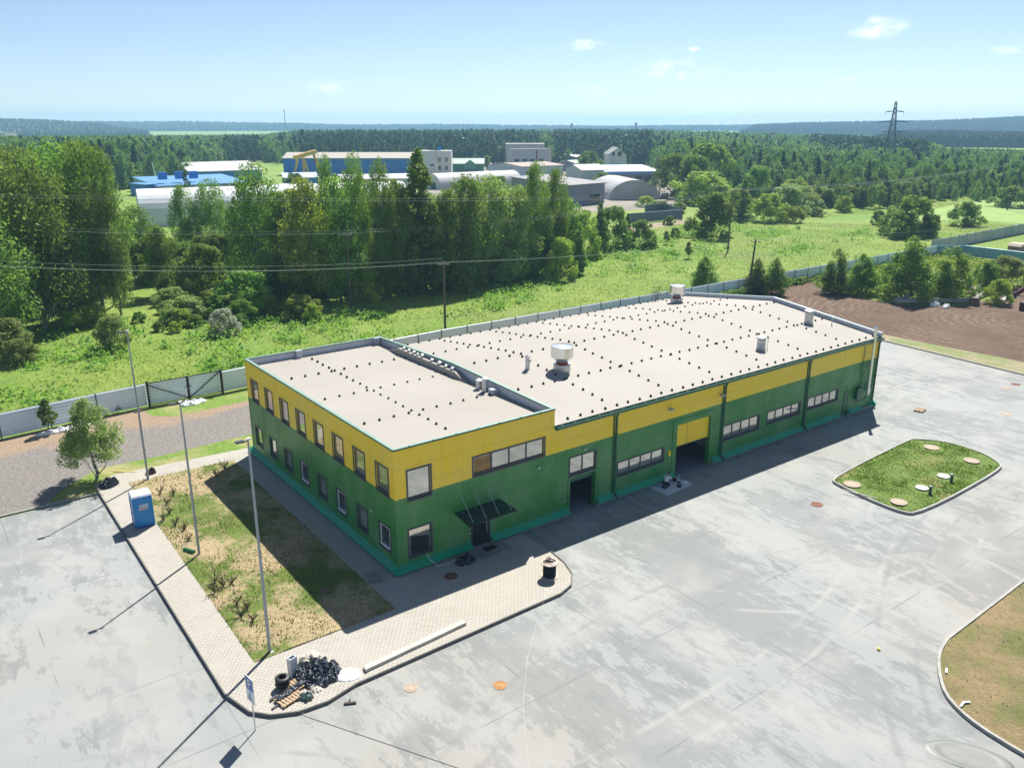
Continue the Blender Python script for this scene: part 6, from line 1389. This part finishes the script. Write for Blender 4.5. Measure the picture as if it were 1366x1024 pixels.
# ------------------------------------------------------------------ industrial estate
def win_row(bd, A, d, L, z0, z1, ks, w, mat):
    for k in ks:
        p = A + d * (L * k); mb = MB(); n_ = Vector((d.y, -d.x, 0)); a = p + n_ * .06; c = p + d * w + n_ * .06
        mb.add([(a.x, a.y, z0), (c.x, c.y, z0), (c.x, c.y, z1), (a.x, a.y, z1)], [(0, 1, 2, 3)]); mb.build('window', mat, bd)
def shed(name, label, A, Bp, h, depth, wall, roof, ridge=0.0, over=.5, along=True, group=None, cat='building', mono=0.0):
    """front wall from A to Bp, going back by depth; gable ridge along the front (along) or across"""
    A, Bp = Vector((A[0], A[1], 0)), Vector((Bp[0], Bp[1], 0)); d = (Bp - A).normalized(); L = (Bp - A).length; n_ = Vector((-d.y, d.x, 0))
    if n_.dot(Vector((math.sin(YAW), math.cos(YAW), 0))) < 0: n_ = -n_
    t = thing(name, label, cat, (0, 0, 0), 0, group); f = lambda u, v, z: tuple(A + d * u + n_ * v + Vector((0, 0, z)))
    mb = MB()
    vs = [f(0, 0, 0), f(L, 0, 0), f(L, depth, 0), f(0, depth, 0), f(0, 0, h), f(L, 0, h), f(L, depth, h + mono), f(0, depth, h + mono)]
    fs = [(0, 1, 5, 4), (1, 2, 6, 5), (2, 3, 7, 6), (3, 0, 4, 7)]
    if ridge:
        if along: vs += [f(0, depth / 2, h + ridge), f(L, depth / 2, h + ridge)]; fs += [(4, 8, 7), (5, 6, 9)]
        else: vs += [f(L / 2, 0, h + ridge), f(L / 2, depth, h + ridge)]; fs += [(4, 5, 8), (6, 7, 9)]
    mb.add(vs, fs); mb.build('wall', wall, t)
    mb = MB(); o_ = over; th = .25
    def slab(q): 
        mb.add([p for p in q] + [(p[0], p[1], p[2] + th) for p in q], [(0, 3, 2, 1), (4, 5, 6, 7), (0, 1, 5, 4), (1, 2, 6, 5), (2, 3, 7, 6), (3, 0, 4, 7)])
    if not ridge: slab([f(-o_, -o_, h + .02), f(L + o_, -o_, h + .02), f(L + o_, depth + o_, h + .02 + mono), f(-o_, depth + o_, h + .02 + mono)])
    elif along:
        slab([f(-o_, -o_, h + .02), f(L + o_, -o_, h + .02), f(L + o_, depth / 2, h + ridge + .02), f(-o_, depth / 2, h + ridge + .02)]); slab([f(-o_, depth / 2, h + ridge + .02), f(L + o_, depth / 2, h + ridge + .02), f(L + o_, depth + o_, h + .02), f(-o_, depth + o_, h + .02)])
    else:
        slab([f(-o_, -o_, h + .02), f(L / 2, -o_, h + ridge + .02), f(L / 2, depth + o_, h + ridge + .02), f(-o_, depth + o_, h + .02)]); slab([f(L / 2, -o_, h + ridge + .02), f(L + o_, -o_, h + .02), f(L + o_, depth + o_, h + .02), f(L / 2, depth + o_, h + ridge + .02)])
    mb.build('roof', roof, t)
    return t, A, d, L, n_
def arch(name, label, A, Bp, r, mat, endmat, hh=None, n=18, ridge_side=None):
    """half round hangar: axis A-B on the ground, radius r"""
    A, Bp = Vector((A[0], A[1], 0)), Vector((Bp[0], Bp[1], 0)); d = (Bp - A).normalized(); L = (Bp - A).length; n_ = Vector((-d.y, d.x, 0)); hh = hh or r
    t = thing(name, label, 'hangar', (0, 0, 0)); mb = MB(); m = 24
    vs = []; fs = []
    for i in range(m + 1):
        for k in range(n + 1):
            a = math.pi * k / n; p = A + d * (L * i / m) + n_ * (r * math.cos(a)); vs.append((p.x, p.y, hh * math.sin(a) * (1.0 if i % 2 else .994)))
    for i in range(m):
        for k in range(n): q = i * (n + 1) + k; fs.append((q, q + 1, q + n + 2, q + n + 1))
    mb.add(vs, fs); mb.build('roof', mat, t)
    for i in (0, m):
        mb = MB(); mb.add([(v[0], v[1], v[2] * .995) for v in vs[i * (n + 1):(i + 1) * (n + 1)]], [tuple(range(n + 1))]); mb.build('end_wall', endmat, t)
    p = A - d * .06; mb = MB(); mb.add([tuple(p - n_ * (r * .45)), tuple(p + n_ * (r * .1)), tuple(p + n_ * (r * .1) + Vector((0, 0, hh * .42))), tuple(p - n_ * (r * .45) + Vector((0, 0, hh * .42)))], [(0, 1, 2, 3)]); mb.build('door', M['dark'], t)
    return t
wW = pm('white_render', (.62, .62, .60), .8, var=.06, scale=.2); gW = pm('grey_render', (.40, .40, .38), .8, var=.1, scale=.2); bW = pm('blue_cladding', (.0, .17, .60), .5, var=.1, scale=.1); lbW = pm('pale_blue_render', (.42, .52, .56), .8, var=.06, scale=.2)
sW = pm('slate_cladding', (.20, .22, .27), .6, var=.08, scale=.2); gR = pm('grey_roof', (.27, .26, .25), .8, var=.15, scale=.2); bR = pm('blue_roof', (.10, .27, .52), .5, var=.12, scale=.1); wR = pm('white_roof', (.46, .45, .44), .7, var=.08, scale=.1); pR = pm('pinkish_roof', (.38, .29, .25), .8, var=.1, scale=.2); gnR = pm('green_roof', (.42, .52, .42), .6, var=.1, scale=.2)
agR = pm('weathered_arch_sheet', (.42, .42, .41), .7, var=.16, scale=.25)
def V2(p): return Vector((p[0], p[1], 0))
# grey arched hangar, left
a = V2(G(198, 303)); arch('arched_hangar', 'long grey arched hangar behind the thin trees on the left', a + Vector((0, 8.2, 0)), a + Vector((72, 8.2 - 14, 0)), 8.6, pm('pale_arch_sheet', (.72, .73, .74), .6, var=.10, scale=.25), pm('pale_arch_end', (.62, .64, .68), .7), 9.2)
# white arched hangar right of the grey shed
a, c = V2(G(838, 272)), V2(G(900, 252)); d = (c - a).normalized()
A_ = V2(G(806, 267)); B_ = V2(G(872, 266)); dd = (B_ - A_).normalized(); nn = Vector((-dd.y, dd.x, 0))
arch('arched_hangar', 'rounded white arched hangar right of the grey shed', (A_ + B_) / 2 + dd * 2.0 + nn * 30, (A_ + B_) / 2 + dd * 2.0, (B_ - A_).length / 2 + .5, agR, agR, 6.8)
A_ = V2(G(576, 252)); B_ = V2(G(684, 246)); arch('arched_hangar', 'long pale arched roof in front of the white two storey house', A_, B_, 7, wR, wW, 6.2)
A_ = V2(G(410, 270)); B_ = V2(G(330, 268)); arch('arched_hangar', 'small white arched shed below the yellow crane', V2(G(405, 262)), V2(G(372, 264)), 5, wR, wW, 5)
A_ = V2(G(972, 243)); B_ = V2(G(1008, 247)); arch('arched_hangar', 'small white arched shed among the trees right of centre', A_, B_, 5.5, wR, wW, 5.5)
# blue hall
t, A, d, L, n_ = shed('blue_hall', 'very long bright blue hall with a beige roof behind the crane', G(379, 234), G(572, 234), 8.4, 22, bW, pm('beige_roof', (.42, .38, .32), .8), ridge=2.6)
def hz(px, by, ty): p = G(px, by); return height_at(p, px, ty)
t, A, d, L, n_ = shed('white_house', 'white two storey flat roofed house at the end of the blue hall', G(584, 240), G(602.5, 240), hz(600, 240, 202), 9, wW, wW, over=.1)
win_row(t, A, d, L, 8.3, 10.4, (.05, .55), L * .22, M['dglass']); win_row(t, A, d, L, 4.6, 6.4, (.05, .55), L * .22, M['dglass'])
mb = MB(); p = A + d * 1 + n_ * 3; mb.box(p.x - .4, p.x + .4, p.y - .4, p.y + .4, 11.5, 15.4); mb.build('chimney', bW, t)
t, A, d, L, n_ = shed('white_house', 'narrow white wing left of the two storey house with small windows', G(569.5, 241), G(583.5, 240.2), hz(576, 241, 202), 9, wW, wW, over=.1)
win_row(t, A, d, L, 6.6, 7.4, (.35,), L * .35, M['dglass'])
t, A, d, L, n_ = shed('green_roofed_house', 'low green house with a pale green pitched roof and one dormer', G(603, 232), G(645, 232), hz(620, 232, 219), 9, pm('green_render', (.06, .20, .12), .7), gnR, ridge=2.6)
p = A + d * (L * .58); mb = MB(); 
f = lambda u, v, z: tuple(p + d * u + n_ * v + Vector((0, 0, z))); h_ = hz(620, 232, 219)
mb.add([f(-3.2, -1, h_ - 2.5), f(3.2, -1, h_ - 2.5), f(3.2, -1, h_), f(0, -1, h_ + 2.3), f(-3.2, -1, h_), f(-3.2, 4, h_ - 2.5), f(3.2, 4, h_ - 2.5), f(3.2, 4, h_), f(0, 4, h_ + 2.3), f(-3.2, 4, h_)], [(0, 1, 2, 3, 4), (5, 6, 7, 8, 9), (0, 4, 9, 5), (1, 2, 7, 6), (2, 3, 8, 7), (3, 4, 9, 8)]); mb.build('dormer', pm('green_render_light', (.12, .30, .18), .7), t)
t, A, d, L, n_ = shed('grey_block', 'big windowless grey block, the tallest of the estate', G(674.5, 221), G(726, 221), hz(700, 221, 192.5), 20, gW, gW, over=.1)
t, A, d, L, n_ = shed('grey_block', 'lower grey block with a dark seam in front of the tallest one', G(684, 224), G(735, 223), hz(700, 224, 199.5), 8, pm('grey_panel', (.46, .46, .44), .8), gR, over=.1)
win_row(t, A, d, L, 3.0, hz(700, 224, 200.5), (.6,), 1.0, M['redbrown']); win_row(t, A, d, L, 3.5, 5.0, (.05, .25, .45, .68), L * .12, M['dglass'])
t, A, d, L, n_ = shed('flat_hall', 'pale blue walled hall with a wide pinkish flat roof', G(697, 243), G(751, 240), hz(700, 243, 223), 26, lbW, pR, ridge=1.2)
win_row(t, A, d, L, 3.0, 4.6, (.08, .2, .32), 1.5, M['dglass'])
t, A, d, L, n_ = shed('gabled_house', 'tall pale house with a grey gable roof among the sheds', G(812, 226), G(835, 226), hz(825, 226, 207), 26, wW, gR, ridge=4.0, along=False)
win_row(t, A, d, L, 7.5, 10, (.5,), 2.2, M['dglass']); win_row(t, A, d, L, 7.5, 10, (.18,), 1.3, M['dglass'])
shed('long_shed', 'long low grey shed left of the tall gabled house', G(768, 220), G(796, 219), hz(780, 220, 210), 12, sW, wR, mono=1.5)
shed('long_shed', 'low grey shed with pale roof in front of the long one', G(770, 229), G(798, 227), hz(785, 229, 219), 14, sW, gnR, ridge=1.6)
shed('small_house', 'small pale green house with a white pitched roof', G(776, 246), G(808, 245), hz(800, 246, 228), 16, pm('pale_green_render', (.45, .54, .50), .8), wR, ridge=2.2)
t, A, d, L, n_ = shed('blue_roofed_shed', 'wide shed with a blue white roof right of the tall gabled house', G(808, 246), G(879, 245), hz(840, 246, 230), 24, pm('dusty_render', (.30, .27, .25), .85), pm('pale_blue_roof', (.36, .47, .56), .5, var=.15, scale=.15), mono=1.8)
mb = MB(); mb.beam(A - n_ * .55 + Vector((0, 0, hz(840, 246, 231))), A + d * L - n_ * .55 + Vector((0, 0, hz(840, 246, 231))), .3, 1.3); mb.build('fascia', bR, t); win_row(t, A, d, L, .2, 3.6, (.55, .72), L * .13, M['dark'])
t, A, d, L, n_ = shed('grey_shed', 'slate grey shed with a dark flat roof next to the white arched hangar', G(760, 276), G(806, 271), hz(785, 276, 248), 26, sW, gR, mono=1.6)
win_row(t, A, d, L, .5, 3.2, (.55,), L * .3, M['dglass'])
# blue roofs, left
t, A, d, L, n_ = shed('blue_roofed_shed', 'large shed with a broad bright blue roof behind the arched hangar', G(212, 262), G(335, 256), hz(270, 262, 249), 34, lbW, bR, mono=1.6)
win_row(t, A, d, L, 1.5, 3.2, (.3, .42, .54, .66, .78), 3, M['dglass'])
for k in (.12, .3, .45): p = A + d * (L * k) + n_ * 8; mb = MB(); mb.box(p.x - 1.5, p.x + 1.5, p.y - 1, p.y + 1, 5.5, 8.2); mb.build('roof_unit', bW, t)
shed('pale_shed', 'long low shed with a dirty white roof in front of the blue hall', G(455, 252), G(566, 250), 3.6, 14, wW, wR, mono=1.2)
shed('blue_shed', 'small dark blue shed at the left end of the blue roofs', G(196, 262), G(211, 261), hz(203, 262, 247), 12, bW, bR)
shed('white_roofed_hall', 'wide grey white roofed hall behind the blue roofs', G(255, 244), G(350, 240), hz(300, 244, 230), 34, bW, wR, ridge=3.5)
shed('blue_roofed_shed', 'low blue roofed shed right below the crane legs', G(380, 247), G(425, 246), hz(400, 247, 238), 12, bW, pm('pale_blue_sheet', (.45, .55, .68), .6), mono=1.5)
t, A, d, L, n_ = shed('control_cabin', 'small brown building with an upswept pale roof on top of the blue hall skyline', G(397, 208), G(424, 208), hz(410, 208, 198.5), 10, pm('brown_render', (.30, .23, .18), .8), pm('teal_roof', (.16, .28, .30), .6), mono=1)
# apartment block, distant
t, A, d, L, n_ = shed('apartment_block', 'distant grey apartment block rising among the trees', G(960, 205), G(972, 205), hz(966, 205, 190.5), 18, pm('block_grey', (.45, .47, .48), .8), gR, over=.1)
for z in range(3, 13, 3): win_row(t, A, d, L, z, z + 1.4, (.06, .3, .54, .78), L * .14, M['dglass'])
t, A, d, L, n_ = shed('apartment_block', 'lower distant apartment wing right of the taller block', G(972.5, 206), G(982, 206), hz(977, 206, 192.5), 14, pm('block_pale', (.50, .52, .52), .8), gR, over=.1)
for z in range(3, 12, 3): win_row(t, A, d, L, z, z + 1.4, (.1, .4, .7), L * .18, M['dglass'])
# far left white sheds
for i, (x0, x1, by, ty, lb) in enumerate(((38, 84, 193, 184.5, 'long white distant shed above the left birches, the nearest of the row'), (84, 112, 189, 183.5, 'white distant shed right of the nearest one above the birches'), (-6, 8, 190, 177, 'distant grey block cut by the left edge of the photo'), (44, 70, 195.5, 189, 'small bluish distant shed just above the birch tops'))):
    shed('distant_shed', lb, G(x0, by), G(x1, by), hz((x0 + x1) / 2, by, ty), 30, wW if i != 2 else gW, wR)
# crane
pc = G(410, 243); t = thing('gantry_crane', 'yellow gantry crane with splayed legs in front of the blue hall', 'crane', (pc[0], pc[1], 0), -YAW)
k_ = dist(pc) / FPX * 1.0; Yc = pm('crane_yellow', (.62, .40, .08), .5, var=.15, scale=.5); z_ = lambda y: height_at(pc, 410, y)
mb = MB(); mb.beam((-11.5 * k_ - .5, -2, z_(210)), (7.5 * k_, 9, z_(204) + .3), 1.5, 1.7); mb.beam((-11.5 * k_ - .5, 0, z_(210)), (7.5 * k_, 11, z_(204) + .3), .9, 1.2); mb.build('girder', Yc, t)
for x0, z0, x1, y0, y1 in ((-10, 211, -16, 0, -3), (-4.5, 211, -7.5, 3, 5), (-4.5, 211, 5, 3, 0), (5, 206, 16.5, 8, 6)):
    mb = MB(); mb.tube([(x0 * k_, y0, z_(z0)), (x1 * k_, y1, .0)], [.62, .42], 8); mb.build('leg', Yc, t)
mb = MB(); mb.box(6 * k_, 9 * k_, 6, 9, z_(217), z_(213)); mb.build('cab', pm('cab_brown', (.25, .1, .08), .6), t)
# blue water tower, chimney poles
p = G(164.5, 250); mb = MB(); mb.tube([(0, 0, 0), (0, 0, height_at(p, 165, 232))], .35, 8); mb.lathe([(.4, 0), (1.4, .6), (1.4, 3.2), (.3, 3.9)], 12, (0, 0, height_at(p, 165, 233))); tag(mb.build('water_tower', pm('tower_blue', (.10, .30, .38), .6), None, (p[0], p[1], 0)), 'small blue water tower above the right end of the birches', 'water tower')
p = G(207, 250); mb = MB(); mb.tube([(1.2, 0, 0), (0, 0, height_at(p, 204, 217))], .22, 8); tag(mb.build('lamp_mast', M['white'], None, (p[0], p[1], 0)), 'thin white leaning mast beside the small blue shed', 'mast')
# parked cars in the far lot
def car_mesh():
    t = thing('parked_car', 'x', 'car'); mb = MB(); mb.prism([(-2.1, .35), (2.1, .35), (2.15, .8), (1.3, .95), (.7, 1.45), (-1.1, 1.45), (-1.8, .98), (-2.15, .9)], -.85, .85, axis='y'); mb.build('body', pm('car_paint', (.6, .62, .64), .3, .2), t)
    mb = MB(); mb.prism([(1.12, .98), (.62, 1.4), (-1.0, 1.4), (-1.5, 1.0)], -.865, .865, axis='y'); mb.build('window', M['dglass'], t)
    for x in (-1.3, 1.35):
        for y in (-.8, .8): mb = MB(); mb.tube([(x, y - .1, .33), (x, y + .1, .33)], .33, 12); mb.build('wheel', M['black'], t)
    return t
c0 = car_mesh(); cl = [(648, 223, 'leftmost tiny pale car beyond the arched roof'), (655, 221, 'second tiny pale car from the left in the far lot'), (663, 222.5, 'third tiny pale car from the left in the far lot'), (670, 220.5, 'tiny pale car just left of the big grey block'), (658, 225, 'tiny pale car nearest the arched roof in the far lot'), (667, 225.5, 'tiny pale car at the front right of the far lot')]
for i, (px, py, lb) in enumerate(cl):
    p = G(px, py); o = c0 if i == 0 else dup(c0); o.location = (p[0], p[1], .05); o.rotation_euler = (0, 0, i * .9); o['label'] = lb; o['group'] = 'cars in the far lot'
p = G(887, 263); o = dup(c0, loc=(p[0], p[1], .05), rz=.4, label='small pale car parked right of the white arched hangar'); o['group'] = 'cars in the far lot'
# ------------------------------------------------------------------ air
me = MB(); me.box(-1300, 5200, -400, 5200, -14, 78)
b = bpy.data.materials.new('air'); b.use_nodes = True; n_ = b.node_tree.nodes; n_.clear(); vo = n_.new('ShaderNodeOutputMaterial'); pv_ = n_.new('ShaderNodeVolumePrincipled')
pv_.inputs['Color'].default_value = (.40, .68, 1.0, 1); pv_.inputs['Density'].default_value = HAZE; pv_.inputs['Anisotropy'].default_value = .2
b.node_tree.links.new(pv_.outputs[0], vo.inputs[1])
hz_ = me.build('haze', b); tag(hz_, 'thin bluish haze that fades the distant hills', 'haze', kind='stuff')
